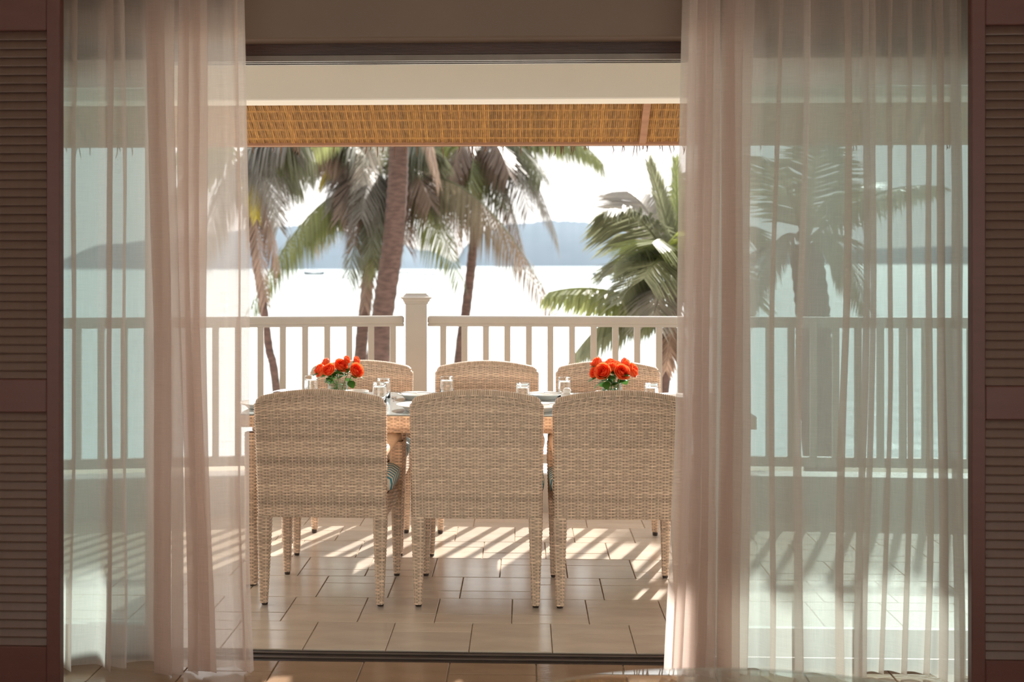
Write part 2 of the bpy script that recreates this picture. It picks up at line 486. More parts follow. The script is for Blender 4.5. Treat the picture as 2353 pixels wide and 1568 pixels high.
# sliding doors ------------------------------------------------------
def sliding_door(name, xa, xb, y, label):
    d = empty(name, (0, y, 0), kind='structure', label=label)
    z0, z1 = 0.004, 2.118
    st, tr_, br = 0.085, 0.10, 0.10
    def p(n, *a):
        m = MB(); m.box(*a, bev=0.003); return m.build(n, M['frame'], d)
    p('stile', xa, xa+st, 0, 0.032, z0, z1); p('stile', xb-st, xb, 0, 0.032, z0, z1)
    p('top_rail', xa+st, xb-st, 0, 0.032, z1-tr_, z1); p('bottom_rail', xa+st, xb-st, 0, 0.032, z0, z0+br)
    m = MB(); m.box(xa+st-0.005, xb-st+0.005, 0.013, 0.019, z0+br-0.005, z1-tr_+0.005)
    m.build('pane', M['pane'], d, label='green tinted glass pane')
    m = MB(); hx = xb-st*0.5 if xa < -1 else xa+st*0.5
    m.box(hx-0.012, hx+0.012, -0.02, 0, 0.98, 1.12, bev=0.004); m.build('handle', M['metal'], d)
sliding_door('door_1', OX0, X_at(388, WF+0.05), WF+0.045, 'glass sliding door with pale frame behind the left curtain')
sliding_door('door_2', X_at(1640, WF+0.08), OX1, WF+0.08, 'glass sliding door with pale frame behind the right curtain')

# ================================================================== SHUTTERS
def shutter(xa, xb, y, zs, pitch, label, edge):
    """zs: (top panel top, top panel bottom, low panel top, low panel bottom); edge = +1 when the free stile is on the right"""
    s = empty('louvred_shutter', ((xa+xb)/2, y, 0), label=label, cat='shutter', group='louvred shutters beside the curtains')
    hw = (xb-xa)/2; st = 0.044; th = 0.034
    def p(n, *a):
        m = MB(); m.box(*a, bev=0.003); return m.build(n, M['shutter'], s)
    ztop = 2.45
    p('stile', -hw, -hw+st, 0, th, 0.006, ztop); p('stile', hw-st, hw, 0, th, 0.006, ztop)
    zt, za, zb, zc = zs
    p('rail', -hw+st, hw-st, 0, th, zt, ztop); p('rail', -hw+st, hw-st, 0, th, zb, za); p('rail', -hw+st, hw-st, 0, th, 0.006, zc)
    m = MB()
    L = hw-st
    T = Matrix.Rotation(math.radians(-24), 4, 'X')
    m.box(-L, L, -0.0035, 0.0035, -pitch*0.60, pitch*0.60, bev=0.003, m=T)
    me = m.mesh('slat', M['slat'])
    for (hi, lo) in ((zt, za), (zb, zc)):
        n = int(round((hi-lo)/pitch)); q = (hi-lo)/n
        for k in range(n):
            o = inst('slat', me, s, (0, th*0.5, hi-(k+0.5)*q))
            o.rotation_euler = (random.uniform(-0.03, 0.03), 0, 0)
    return s
YS = 3.55
def zs_at(px, ys): return tuple(W(px, y, YS).z for y in ys)
xl = X_at(137, YS); xr = X_at(2233, YS)
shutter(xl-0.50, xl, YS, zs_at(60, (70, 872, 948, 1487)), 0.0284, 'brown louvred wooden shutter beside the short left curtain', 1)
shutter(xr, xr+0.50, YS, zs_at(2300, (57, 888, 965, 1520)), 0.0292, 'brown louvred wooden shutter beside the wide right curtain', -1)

# ================================================================== CURTAINS
YC = 3.735
def catmull(pts, n):
    out = []
    P = [pts[0]] + pts + [pts[-1]]
    for i in range(1, len(P)-2):
        p0, p1, p2, p3 = P[i-1], P[i], P[i+1], P[i+2]
        for k in range(n):
            t = k/n
            out.append(tuple(0.5*((2*p1[j]) + (-p0[j]+p2[j])*t + (2*p0[j]-5*p1[j]+4*p2[j]-p3[j])*t*t + (-p0[j]+3*p1[j]-3*p2[j]+p3[j])*t**3) for j in range(2)))
    out.append(pts[-1])
    return out

def curtain(label, keys, anchor, grow, seed, zbot=0.012):
    """keys: (pixel column at mid height, offset towards the room in m). anchor: pixel that does not move with height; grow(z01): widening."""
    rnd = random.Random(seed)
    pts = [(X_at(px, YC), -off) for px, off in keys]
    path = catmull(pts, 7)
    ax = X_at(anchor, YC)
    s = [0.0]
    for a, b in zip(path, path[1:]): s.append(s[-1] + math.hypot(b[0]-a[0], b[1]-a[1]))
    ztop = RZ - 0.001
    nz = 54
    ph = [rnd.uniform(0, 6.28) for _ in range(6)]
    m = MB(); uvs = []
    for r in range(nz+1):
        t = r/nz                       # 0 at the hem
        z = zbot + (ztop-zbot)*t
        amp = 1.0 - 0.62*t**1.3
        g = grow(t)
        for i, (x, y) in enumerate(path):
            x2 = ax + (x-ax)*g
            x2 += 0.010*(math.sin(1.7*z + 3.1*s[i] + ph[0]) + 0.6*math.sin(3.3*z + 5.7*s[i] + ph[1]))*(1-0.4*t)
            y2 = YC + y*amp + 0.006*math.sin(2.3*z + 4.3*s[i] + ph[2])*(1-t) + 0.0025*math.sin(9*z + 23*s[i] + ph[3])
            hz = z if r else z + 0.006*math.sin(6*s[i] + ph[4])
            m.vert((x2, y2, hz)); uvs.append((s[i], z))
    n = len(path)
    for r in range(nz):
        for i in range(n-1):
            m.f.append((r*n+i, r*n+i+1, (r+1)*n+i+1, (r+1)*n+i))
    o = m.build('sheer_curtain', M['curtain'], smooth=True, label=label, cat='curtain', group='sheer curtains at the terrace doors')
    uvl = o.data.uv_layers.new(name='UVMap')
    for lp in o.data.loops: uvl.data[lp.index].uv = uvs[lp.vertex_index]
    return o

def fold(xa, xb, front=0.05, back=-0.03):
    """three layers between columns xa and xb"""
    return [(xb, front), ((xa+xb)/2, (front+back)/2), (xa, back)]

kl = [(128, -0.02), (150, -0.02)] + fold(160, 177, 0.02, -0.03) + [(205, -0.045), (228, -0.03)] + fold(243, 264, 0.045, -0.01) \
   + fold(276, 288, 0.02, -0.03) + [(310, -0.05), (335, -0.045)] + fold(345, 372, 0.02, -0.02) + fold(352, 396, 0.055, 0.02) + fold(378, 416, 0.035, -0.035) + [(424, -0.02)] \
   + fold(420, 450, 0.045, 0.01) + fold(432, 470, 0.03, -0.01) + fold(452, 487, 0.045, 0.0) + [(500, -0.015), (520, -0.03), (538, -0.01)] + fold(548, 556, 0.015, -0.01) + [(566, 0.02), (573, 0.0)]
curtain('short sheer off-white linen curtain gathered beside the left shutter', kl, 148, lambda t: 1.035 - 0.075*t, 5)
kr = [(1551, -0.01), (1562, 0.03), (1570, 0.045)] + fold(1568, 1584, 0.04, 0.0) + fold(1582, 1606, 0.055, -0.02) + fold(1596, 1624, 0.035, 0.0) + fold(1612, 1642, 0.05, -0.03) \
   + [(1648, -0.04)] + fold(1656, 1682, 0.04, 0.0) + fold(1662, 1700, 0.055, -0.01) + fold(1684, 1722, 0.03, -0.035) + [(1745, -0.055), (1765, -0.03)] \
   + fold(1776, 1783, 0.03, 0.01) + [(1810, 0.035)] + fold(1838, 1844, 0.045, -0.02) + [(1870, -0.05), (1900, -0.05), (1922, -0.02)] + fold(1932, 1943, 0.04, 0.01) \
   + [(1955, 0.05), (1968, 0.05)] + fold(1979, 1985, 0.05, -0.01) + fold(2000, 2007, -0.01, -0.04) + [(2030, -0.055)] + fold(2044, 2048, -0.02, -0.05) + [(2070, -0.05)] + fold(2088, 2093, -0.01, -0.04) \
   + [(2115, -0.04)] + fold(2131, 2138, 0.0, -0.03) + [(2145, -0.02)] + fold(2153, 2160, 0.05, 0.0) + [(2178, 0.055)] + fold(2188, 2196, 0.05, -0.01) + fold(2208, 2213, -0.01, -0.035) + [(2232, -0.045), (2246, -0.04)]
curtain('wide sheer off-white linen curtain hanging beside the right shutter', kr, 2228, lambda t: 1.022 - 0.05*t, 6)

# ================================================================== TERRACE STRUCTURE
YB = 5.15
struct('trim_4', [(-3.2, 3.2, YB, YB+0.18, W(1100, 228, YB).z, 2.75)], M['beam'], 'white painted beam across the terrace', 0.006)
struct('ceiling_terrace', [(-3.2, 3.2, WF+0.26, YB+0.4, 2.75, 2.85)], M['beam'], 'white terrace ceiling behind the beam')
# bamboo mat under the eave
YE = 6.05; ZE = W(1100, 327, YE).z
ev = empty('ceiling_eave', (0, 0, 0), kind='structure', label='sloping eave lined with golden woven bamboo matting')
ya, za_ = YB+0.16, W(1100, 327, YE).z + (YE-YB-0.16)*0.80
sl = (za_-ZE)/(YE-ya)
m = MB(); m.box(-3.2, 3.2, -0.02, 0.06, 0, 0.10)
mb = MB()
def mp(x, t, off): # point on mat
    y = ya + (YE-ya)*t; z = za_ + (ZE-za_)*t
    n = Vector((0, -(za_-ZE), -(YE-ya))).normalized()
    return Vector((x, y, z)) + n*off
mb = MB()
rnd = random.Random(2)
sw = 0.0105; nx = int(6.0/sw); rows = 14
for i in range(nx):
    x = -3.0 + i*sw
    c = rnd.choice((0.72, 0.85, 0.95, 1.0, 1.08, 1.25)); 
    if (i//4) % 3 == 0: c *= 1.12
    mb.col = (c, c*rnd.uniform(0.95,1.02), c*rnd.uniform(0.85,1.0))
    prev = None
    for r in range(rows*2+1):
        t = r/(rows*2)
        off = 0.0022*math.cos(PI*r + PI*((i//2) % 2)) if r % 2 == 0 else 0.0
        off = 0.0025*math.cos(PI*(r/2.0) + PI*((i//2) % 2))
        p = [mb.vert(mp(x+0.0008, t, off)), mb.vert(mp(x+sw*0.5, t, off+0.0018)), mb.vert(mp(x+sw-0.0008, t, off))]
        if prev:
            mb.f.append((prev[0], prev[1], p[1], p[0])); mb.f.append((prev[1], prev[2], p[2], p[1]))
        prev = p
mb.col = (1.15, 1.12, 1.0)
for r in range(rows):
    t = (r+0.5)/rows
    a = [mb.vert(mp(-3.0, t-0.006, 0.0012)), mb.vert(mp(3.0, t-0.006, 0.0012)), mb.vert(mp(3.0, t+0.006, 0.0012)), mb.vert(mp(-3.0, t+0.006, 0.0012))]
    mb.f.append(tuple(a))
mb.build('bamboo_mat', M['mat'], ev, kind='stuff', label='golden woven bamboo matting')
m = MB()
q = [mp(-3.2, -0.3, -0.004), mp(3.2, -0.3, -0.004), mp(3.2, 1.04, -0.004), mp(-3.2, 1.04, -0.004)]
up = Vector((0, 0.04, 0.16))
idx = [m.vert(p) for p in q] + [m.vert(p+up) for p in q]
for f in ((0,1,2,3),(7,6,5,4),(0,4,5,1),(1,5,6,2),(2,6,7,3),(3,7,4,0)): m.f.append(tuple(idx[k] for k in f))
m.build('thatch', M['thatch'], ev)
m = MB()
zb0, zb1 = W(1100, 334.5, YE).z, W(1100, 319, YE).z
m.box(-3.2, 3.2, YE, YE+0.045, zb0, zb1, bev=0.004); m.build('eave_batten', M['redwood'], ev, label='reddish wooden batten along the eave')
for px in (150, 1487, 2150):
    m = MB(); xc = X_at(px, 5.8)
    pts = [mp(xc-0.018, -0.1, 0.004), mp(xc+0.018, -0.1, 0.004), mp(xc+0.018, 0.99, 0.004), mp(xc-0.018, 0.99, 0.004)]
    n = Vector((0, -(za_-ZE), -(YE-ya))).normalized()
    idx = [m.vert(p) for p in pts] + [m.vert(p+n*0.022) for p in pts]
    for f in ((3,2,1,0),(4,5,6,7),(0,1,5,4),(1,2,6,5),(2,3,7,6),(3,0,4,7)): m.f.append(tuple(idx[k] for k in f))
    m.build('rafter', M['redwood'], ev)
m = MB(); rnd = random.Random(9)
for k in range(150):
    x = rnd.uniform(-3.0, 3.0); y = YE+0.06+rnd.uniform(0, 0.03); L = rnd.uniform(0.015, 0.062)
    p0 = Vector((x, y, zb0+0.02)); p1 = Vector((x+rnd.uniform(-0.006,0.012), y+0.003, zb0-L*0.5)); p2 = p1 + Vector((rnd.uniform(-0.01,0.006), 0, -L*0.5))
    m.tube([p0, p1, p2], [0.0035, 0.003, 0.0012], 5)
m.build('thatch_fringe', M['thatch'], ev, kind='stuff')

# parapet kerb and railing ------------------------------------------
YR = 6.30
ZRT, ZRB = W(1100, 726, YR).z, W(1100, 750, YR).z
PX = X_at(956, YR)
AL = math.radians(9.0); AR = math.radians(2.0)
def sec(x):   # railing line: distance at x
    return YR - (PX-x)*math.tan(AL) if x < PX else YR - (x-PX)*math.tan(AR)
kb = empty('wall_kerb', (0,0,0), kind='structure', label='low white kerb under the railing')
for (x0, x1) in ((-3.2, PX), (PX, 3.2)):
    m = MB()
    P = [(x0, sec(x0)-0.09), (x1, sec(x1)-0.09), (x1, sec(x1)+0.11), (x0, sec(x0)+0.11)]
    idx = [m.vert((x, y, -0.3)) for x, y in P] + [m.vert((x, y, 0.21)) for x, y in P]
    for f in ((3,2,1,0),(4,5,6,7),(0,1,5,4),(1,2,6,5),(2,3,7,6),(3,0,4,7)): m.f.append(tuple(idx[k] for k in f))
    m.build('kerb_section', M['white'], kb)

def railing(label, xa, xb, first, step, ang):
    """origin at xa end on the kerb; local x along the rail"""
    o = empty('railing', (xa, sec(xa), 0.21), ang, label=label, cat='railing', group='white terrace railing sections')
    L = (xb-xa)/math.cos(ang)
    z0 = 0.21
    m = MB(); m.box(0, L, -0.032, 0.032, ZRB-z0+0.016, ZRT-z0, bev=0.008); m.build('top_rail', M['white'], o)
    m = MB(); m.box(0, L, -0.022, 0.022, ZRB-z0, ZRB-z0+0.018, bev=0.003); m.build('rail_moulding', M['white'], o)
    m = MB(); m.box(0, L, -0.024, 0.024, 0.048, 0.101, bev=0.005); m.build('bottom_rail', M['white'], o)
    m = MB(); m.box(-0.0172, 0.0172, -0.0172, 0.0172, 0.1, ZRB-z0+0.002, bev=0.002); me = m.mesh('baluster', M['white'])
    x = first
    while x < L-0.02:
        inst('baluster', me, o, (x, 0, 0)); x += step
    return o
xl0 = -3.1
bl = 0.1215
railing('white wooden railing section behind the left flower vase', xl0, PX-0.068, 0.045, bl/math.cos(AL), AL)
railing('white wooden railing section behind the right flower vase', PX+0.068, 3.1, X_at(1019, YR)-PX-0.068, bl, -AR)
po = empty('railing_post', (PX, YR, 0.21), math.radians(7), label='square white post with moulded cap between the railings', cat='post')
z0 = 0.21
m = MB(); m.box(-0.0605, 0.0605, -0.0605, 0.0605, 0, W(956, 694, YR).z-z0, bev=0.003); m.build('shaft', M['white'], po)
zc = W(956, 697, YR).z-z0; zk = W(956, 683, YR).z-z0; zt = W(956, 674, YR).z-z0
cp = MB()
prof = [(0.0605, zc-0.004), (0.067, zc), (0.067, zc+0.008), (0.073, zc+0.012), (0.077, zk-0.010), (0.087, zk-0.004), (0.087, zk), (0.073, zk+0.006), (0.058, zt-0.003), (0.058, zt), (0.0, zt)]
prev = None
for r, z in prof:
    q = [cp.vert((sx*r, sy*r, z)) for sx, sy in ((-1,-1),(1,-1),(1,1),(-1,1))]
    if prev:
        for k in range(4): cp.f.append((prev[k], prev[(k+1)%4], q[(k+1)%4], q[k]))
    prev = q
cp.build('cap', M['white'], po)

# ================================================================== WICKER
def rrect(a, b, r, n):
    """n samples by arc length around a rounded rectangle: (x, y, nx, ny, s)"""
    r = min(r, a*0.999, b*0.999)
    segs = []
    la, lb, lc = 2*(a-r), 2*(b-r), PI*r/2
    per = 2*la+2*lb+4*lc
    out = []
    for k in range(n):
        s = per*k/n; q = s
        parts = [('l', -a+r, -b, 1, 0, la, 0, -1), ('c', a-r, -b+r, -PI/2), ('l', a, -b+r, 0, 1, lb, 1, 0), ('c', a-r, b-r, 0),
                 ('l', a-r, b, -1, 0, la, 0, 1), ('c', -a+r, b-r, PI/2), ('l', -a, b-r, 0, -1, lb, -1, 0), ('c', -a+r, -b+r, PI)]
        for p in parts:
            L = p[5] if p[0] == 'l' else lc
            if q <= L + 1e-9:
                if p[0] == 'l': out.append((p[1]+p[3]*q, p[2]+p[4]*q, p[6], p[7], s))
                else:
                    an = p[3] + q/r
                    out.append((p[1]+r*math.cos(an), p[2]+r*math.sin(an), math.cos(an), math.sin(an), s))
                break
            q -= L
    return out, per

def weave(mb, sect, nrows, periods, rnd, amp=0.0016, seg=8, alt=1, band=0.0):
    """rows of strands wound round a body. sect(t) -> a, b, r, cx, cy ; pos(t, x, y) gives z through sect"""
    n = periods*seg
    for i in range(nrows):
        base = rnd.choice((0.80, 0.92, 1.0, 1.0, 1.08, 1.18))*(1.0 + band*math.sin(i*0.37+1.0)*math.sin(i*0.11))
        vary = [base*rnd.uniform(0.9, 1.1) for _ in range(periods)]
        rows3 = []
        for e, bulge in ((0.04, -0.0004), (0.5, 0.0008), (0.96, -0.0004)):
            t = (i+e)/nrows
            a, b, r, zf, cyf = sect(t)
            pts, per = rrect(a, b, r, n)
            ring = []
            for k, (x, y, nx, ny, s) in enumerate(pts):
                ph = k/seg + (0.5 if ((i//alt) % 2) else 0.0)
                w = max(-1, min(1, math.cos(2*PI*ph)*1.8+0.6))
                o = amp*w + bulge
                z = zf(x)
                c = vary[int(ph) % periods]
                if w < -0.2: c *= 0.70
                mb.col = (c, c*0.985, c*0.965)
                ring.append(mb.vert((x+nx*o, y+ny*o+cyf(z), z)))
            rows3.append(ring)
        for a_, b_ in zip(rows3, rows3[1:]):
            for k in range(n):
                k2 = (k+1) % n
                mb.f.append((a_[k], a_[k2], b_[k2], b_[k]))

def stakes(mb, sect, periods, rnd, rows=10):
    """upright stakes in pairs behind the strands"""
    n = periods*16
    rings = []
    for i in range(rows+1):
        a, b, r, zf, cyf = sect(i/rows)
        rings.append([(x+nx*0.0001, y+ny*0.0001+cyf(zf(x)), zf(x)) for (x, y, nx, ny, s) in rrect(a, b, r, n)[0]])
    for j in range(periods*2):
        for d in (0, 1):
            c = rnd.uniform(0.75, 1.0); mb.col = (c, c*0.98, c*0.95)
            k0 = (j*8 + (7 if d == 0 else 0)) % n; k1 = (k0+1) % n
            prev = None
            for ring in rings:
                q = [mb.vert(ring[k0]), mb.vert(ring[k1])]
                if prev: mb.f.append((prev[0], prev[1], q[1], q[0]))
                prev = q

def core(mb, sect, rows, n=40, inset=0.0016, top=True):
    rings = []
    mb.col = (1,1,1)
    for i in range(rows+1):
        a, b, r, zf, cyf = sect(i/rows)
        pts, per = rrect(a-inset, b-inset, r, n)
        ring = []
        for (x, y, nx, ny, s) in pts:
            z = zf(x)
            ring.append(mb.vert((x, y+cyf(z), z)))
        rings.append(ring)
    for a_, b_ in zip(rings, rings[1:]):
        for k in range(n): mb.f.append((a_[k], a_[(k+1)%n], b_[(k+1)%n], b_[k]))
    mb.f.append(tuple(reversed(rings[0])))
    if top: mb.f.append(tuple(rings[-1]))

def wick_part(name, parent, sect, nrows, periods, rnd, seg=8, alt=1, band=0.0, core_rows=12, core_n=40, amp=0.0016, extra=None, label=None):
    m = MB(); weave(m, sect, nrows, periods, rnd, amp=amp, seg=seg, alt=alt, band=band); stakes(m, sect, periods, rnd)
    if extra: extra(m)
    o = m.build(name, M['wicker'], parent, smooth=True, label=label)
    c = MB(); core(c, sect, core_rows, core_n); c.build(name+'_core', M['wickercore'], o)
    return o

# chair: local frame, origin on the floor under the rear legs' midpoint, front towards +y
def make_chair(seed, alt):
    rnd = random.Random(seed)
    ch = empty('wicker_armchair', (0,0,0))
    hw, th = 0.268, 0.024
    zb, zt = 0.362, 0.868
    lean = lambda z: -0.055*max(0.0, (z-zb)/(zt-zb))**1.2
    ARCH = 0.036
    def sect(t):
        a = hw*(0.985 + 0.015*t)
        if t > 0.955: a -= 0.018*((t-0.955)/0.045)**2
        def zf(x, t=t): return zb + (zt - zb - ARCH*(min(1,abs(x)/hw))**2 * t**5)*t
        return a, th, 0.018, zf, lean
    def rim(mm):
        a, b, r, zf, _ = sect(1.0)
        pr = None
        for k in range(181):
            x = -hw+0.010 + (2*hw-0.020)*k/180
            z = zf(x)-0.004 - 0.010*max(0, (abs(x)-hw+0.03)/0.02)**2
            w = k % 3
            R_ = 0.0215 + (0.0013, 0.0004, -0.0012)[w]
            c = rnd.uniform(0.75, 1.1) if w != 2 else 0.6
            mm.col = (c, c*0.985, c*0.96)
            ring = [mm.vert((x, lean(z) + R_*math.cos(2*PI*j/10), z + R_*math.sin(2*PI*j/10))) for j in range(10)]
            if pr:
                for j in range(10): mm.f.append((pr[j], pr[(j+1)%10], ring[(j+1)%10], ring[j]))
            else: mm.f.append(tuple(ring))
            pr = ring
        mm.f.append(tuple(reversed(pr)))
    wick_part('backrest', ch, sect, 80, 21, rnd, alt=1, amp=0.0016, band=alt, extra=rim, core_rows=16)
    # rear legs
    def leg(x, y, z1, top, bot, name='leg', splay=0.0, dep=None):
        rows = int(z1/0.0072)
        def sc(t):
            a = bot + (top-bot)*min(1, t*1.15)
            d = a if dep is None else bot + (dep-bot)*min(1, t*1.15)
            return a, d, 0.006, (lambda xx, t=t: 0.012 + (z1-0.012)*t), (lambda z: splay*(1-z/z1))
        l = wick_part(name, ch, sc, rows, 3, rnd, seg=6, alt=1, core_rows=3, core_n=16, amp=0.0013)
        l.location = (x, y, 0)
        f = MB(); f.lathe([(0, 0), (bot*0.85, 0), (bot*0.95, 0.004), (bot*0.95, 0.016), (0, 0.016)], 12); f.build('foot_cap', M['foot'], l)
        return l
    for s in (-1, 1):
        leg(s*(hw*0.985-0.0265), 0.0, 0.366, 0.0265, 0.0140, splay=-0.012, dep=0.0242)
        leg(s*(hw-0.022), 0.436, 0.60, 0.029, 0.0135)
    # seat frame
    def ss(t):
        return 0.256, 0.212, 0.02, (lambda x, t=t: 0.35 + 0.09*t), (lambda z: 0.0)
    st = wick_part('seat', ch, ss, 13, 24, rnd, seg=6, core_rows=2)
    st.location = (0, 0.236, 0)
    # cushion
    c = MB()
    def cf(u, v):
        an = 2*PI*u
        ca, sa = math.cos(an), math.sin(an)
        e = 0.28
        sx = math.copysign(abs(ca)**e, ca); sy = math.copysign(abs(sa)**e, sa)
        prof = [(0.0, 0.0), (0.90, 0.0), (0.985, 0.012), (1.0, 0.034), (0.985, 0.056), (0.90, 0.072), (0.5, 0.082), (0.0, 0.084)]
        p = prof[int(round(v*7))]
        return (0.276*p[0]*sx, 0.188*p[0]*sy, p[1])
    c.grid(cf, 40, 7, closed=True)
    c.build('cushion', M['cushion'], ch, smooth=True, label='cream cushion with teal striped border', loc=(0, 0.226, 0.441))
    # arms
    for s in (-1, 1):
        a = MB()
        P = []; R = []
        for k in range(97):
            t = k/96
            y = 0.0 + 0.46*t - 0.012
            z = 0.605 + 0.035*math.sin(PI*min(1, t*0.72)) - (0.045*((t-0.86)/0.14)**2 if t > 0.86 else 0)
            x = s*(hw-0.036 + 0.010*t + 0.010*math.sin(PI*t))
            P.append((x, y, z)); R.append(0.025*(1.0+0.18*math.sin(PI*t)) + (0.0014 if k % 2 else 0))
        a.col = (1.12, 1.06, 0.98)
        a.tube(P, R, 12, squash=0.72)
        a.c = [(0.95, 0.90, 0.83) if (i//12) % 2 else (0.70, 0.64, 0.56) for i in range(len(a.v))]
        a.build('armrest', M['wicker'], ch, smooth=True)
    return ch

chA = make_chair(1, 0.05)
chB = make_chair(2, 0.22)
def place(ch, px, Y, rz, label, flip=False):
    ch.location = (X_at(px, Y), Y, 0); ch.rotation_euler = (0, 0, rz)
    tag(ch, label, 'chair', 'wicker armchairs around the terrace table')
YN, YF = 4.49, 5.69
place(chB, 741, YN, math.radians(-1.0), 'woven wicker armchair with its back to the room, beside the short left curtain')
place(chA, 1096, YN, 0.0, 'woven wicker armchair with its back to the room, middle of the near row')
place(copy_tree(chA), 1422, YN, math.radians(0.6), 'woven wicker armchair with its back to the room, partly behind the wide right curtain')
place(copy_tree(chA), 828, YF, PI+math.radians(1), 'far wicker armchair facing the room behind the left flower vase')
place(copy_tree(chB), 1118, YF, PI, 'far wicker armchair facing the room, middle of the row by the railing')
place(copy_tree(chA), 1398, YF, PI-math.radians(1), 'far wicker armchair facing the room behind the right flower vase')

# ------------------------------------------------------------------ dining table
TX0, TX1, TY0, TY1, TZ = -1.23, 0.98, 4.715, 5.535, 0.744
tb = empty('dining_table', ((TX0+TX1)/2, (TY0+TY1)/2, 0), label='long woven wicker dining table with a glass top on the terrace', cat='table')
hx, hy = (TX1-TX0)/2, (TY1-TY0)/2
rnd = random.Random(4)
def ts(t): return hx, hy, 0.012, (lambda x, t=t: TZ-0.056+0.050*t), (lambda z: 0.0)
wick_part('apron', tb, ts, 7, 110, rnd, seg=6, core_rows=2, core_n=80)
def ts2(t): return hx-0.05, hy-0.05, 0.012, (lambda x, t=t: TZ-0.085+0.030*t), (lambda z: 0.0)
wick_part('lower_frame', tb, ts2, 4, 100, rnd, seg=6, core_rows=1, core_n=80)
m = MB(); m.box(-hx+0.003, hx-0.003, -hy+0.003, hy-0.003, TZ-0.006, TZ, bev=0.002)
m.build('glass_top', mat_noise('frosted_glass_sheet', (0.33,0.38,0.39), (0.37,0.42,0.43), 2, 0.06, spec=0.8), tb, label='pale grey glass table top')
for sx in (-1, 1):
    for sy in (-1, 1):
        def lg(t): return 0.0255 - 0.003*(1-t), 0.0255 - 0.003*(1-t), 0.005, (lambda x, t=t: 0.006+(TZ-0.09)*t), (lambda z: 0.0)
        l = wick_part('leg', tb, lg, 88, 4, rnd, seg=6, core_rows=2, core_n=16)
        l.location = (sx*(hx-0.05), sy*(hy-0.05), 0)
        m = MB(); m.box(-0.020, 0.020, -0.020, 0.020, 0, 0.008); m.build('foot_cap', M['foot'], l)

# ------------------------------------------------------------------ things on the table
def on_table(px, Y): return (X_at(px, Y), Y, TZ)
def tumbler_mesh():
    m = MB()
    m.lathe([(0.0335, 0.0), (0.0345, 0.0015), (0.0325, 0.05), (0.0300, 0.090), (0.0285, 0.0945), (0.0, 0.0945)], 28)
    m.lathe([(0.0, 0.076), (0.0270, 0.076), (0.0285, 0.070), (0.0305, 0.04), (0.0322, 0.0), (0.0335, 0.0)], 28)
    return m.mesh('tumbler', M['glass'], True)
tum = tumbler_mesh()
for px, Y, lab in ((715, 5.41, 'upturned clear tumbler left of the left rose vase'), (872, 5.13, 'upturned clear tumbler right of the left rose vase, front of a pair'),
                   (881, 5.30, 'upturned clear tumbler right of the left rose vase, rear of a pair'),
                   (1027, 5.40, 'upturned clear tumbler beside the plate in front of the railing post'), (1201, 5.12, 'upturned clear tumbler above the right corner of the middle near chair'),
                   (1297, 5.38, 'upturned clear tumbler behind the white salt shaker'), (1497, 5.13, 'upturned clear tumbler right of the right rose vase')):
    o = bpy.data.objects.new('drinking_glass', tum); COL.objects.link(o); o.location = on_table(px, Y)
    tag(o, lab, 'glass', 'upturned tumblers on the table')

def plate_mesh(r):
    m = MB()
    m.lathe([(0, 0.0), (r*0.58, 0.0), (r*0.60, 0.004), (r*0.74, 0.016), (r, 0.0245), (r+0.001, 0.0262), (r-0.002, 0.027), (r*0.74, 0.0195), (r*0.60, 0.0085), (0, 0.0075)], 40)
    return m.mesh('plate', M['ceramic'], True)
pm = plate_mesh(0.086); pm2 = plate_mesh(0.10)
for me, px, Y, lab in ((pm, 955, 5.26, 'white plate with cutlery by the post, on the far side of the table'), (pm2, 962, 4.87, 'white plate on the near side, peeking out left of the middle chair'),
                   (pm, 1252, 5.28, 'white plate left of the salt shaker on the far side'), (pm2, 1238, 4.86, 'white plate on the near side, seen between middle and right chairs'),
                   (pm, 1545, 5.24, 'white plate half hidden by the right curtain'), (pm2, 600, 4.92, 'white plate half hidden by the left curtain')):
    o = bpy.data.objects.new('plate', me); COL.objects.link(o); o.location = on_table(px, Y)
    tag(o, lab, 'plate', 'white plates on the table')

def bowl(px, Y, r, h, lab):
    m = MB(); m.lathe([(0,0),(r*0.80,0),(r*0.92,h*0.25),(r,h*0.75),(r,h),(r*0.93,h),(r*0.86,h*0.5),(0,h*0.35)], 32)
    o = m.build('ceramic_dish', M['ceramic'], smooth=True, label=lab, cat='dish', group='small white dishes on the table')
    o.location = on_table(px, Y); return o
bowl(1125, 5.33, 0.046, 0.030, 'small round white dish over the middle near chair')
bowl(818, 5.33, 0.062, 0.030, 'low white dish just right of the left rose vase')
bowl(1384, 5.33, 0.034, 0.032, 'small white dish tucked left of the right rose vase')

sh = empty('salt_shaker', on_table(1303, 5.08), label='squat white ceramic salt shaker with a domed cap', cat='shaker')
m = MB(); m.lathe([(0,0),(0.027,0),(0.0285,0.004),(0.0285,0.046),(0.026,0.050),(0.019,0.052),(0,0.052)], 28); m.build('body', M['ceramic'], sh, smooth=True)
m = MB(); m.lathe([(0.016,0.052),(0.0165,0.058),(0.019,0.060),(0.019,0.064),(0.016,0.071),(0.009,0.076),(0,0.077)], 24); m.build('cap', M['ceramic'], sh, smooth=True)

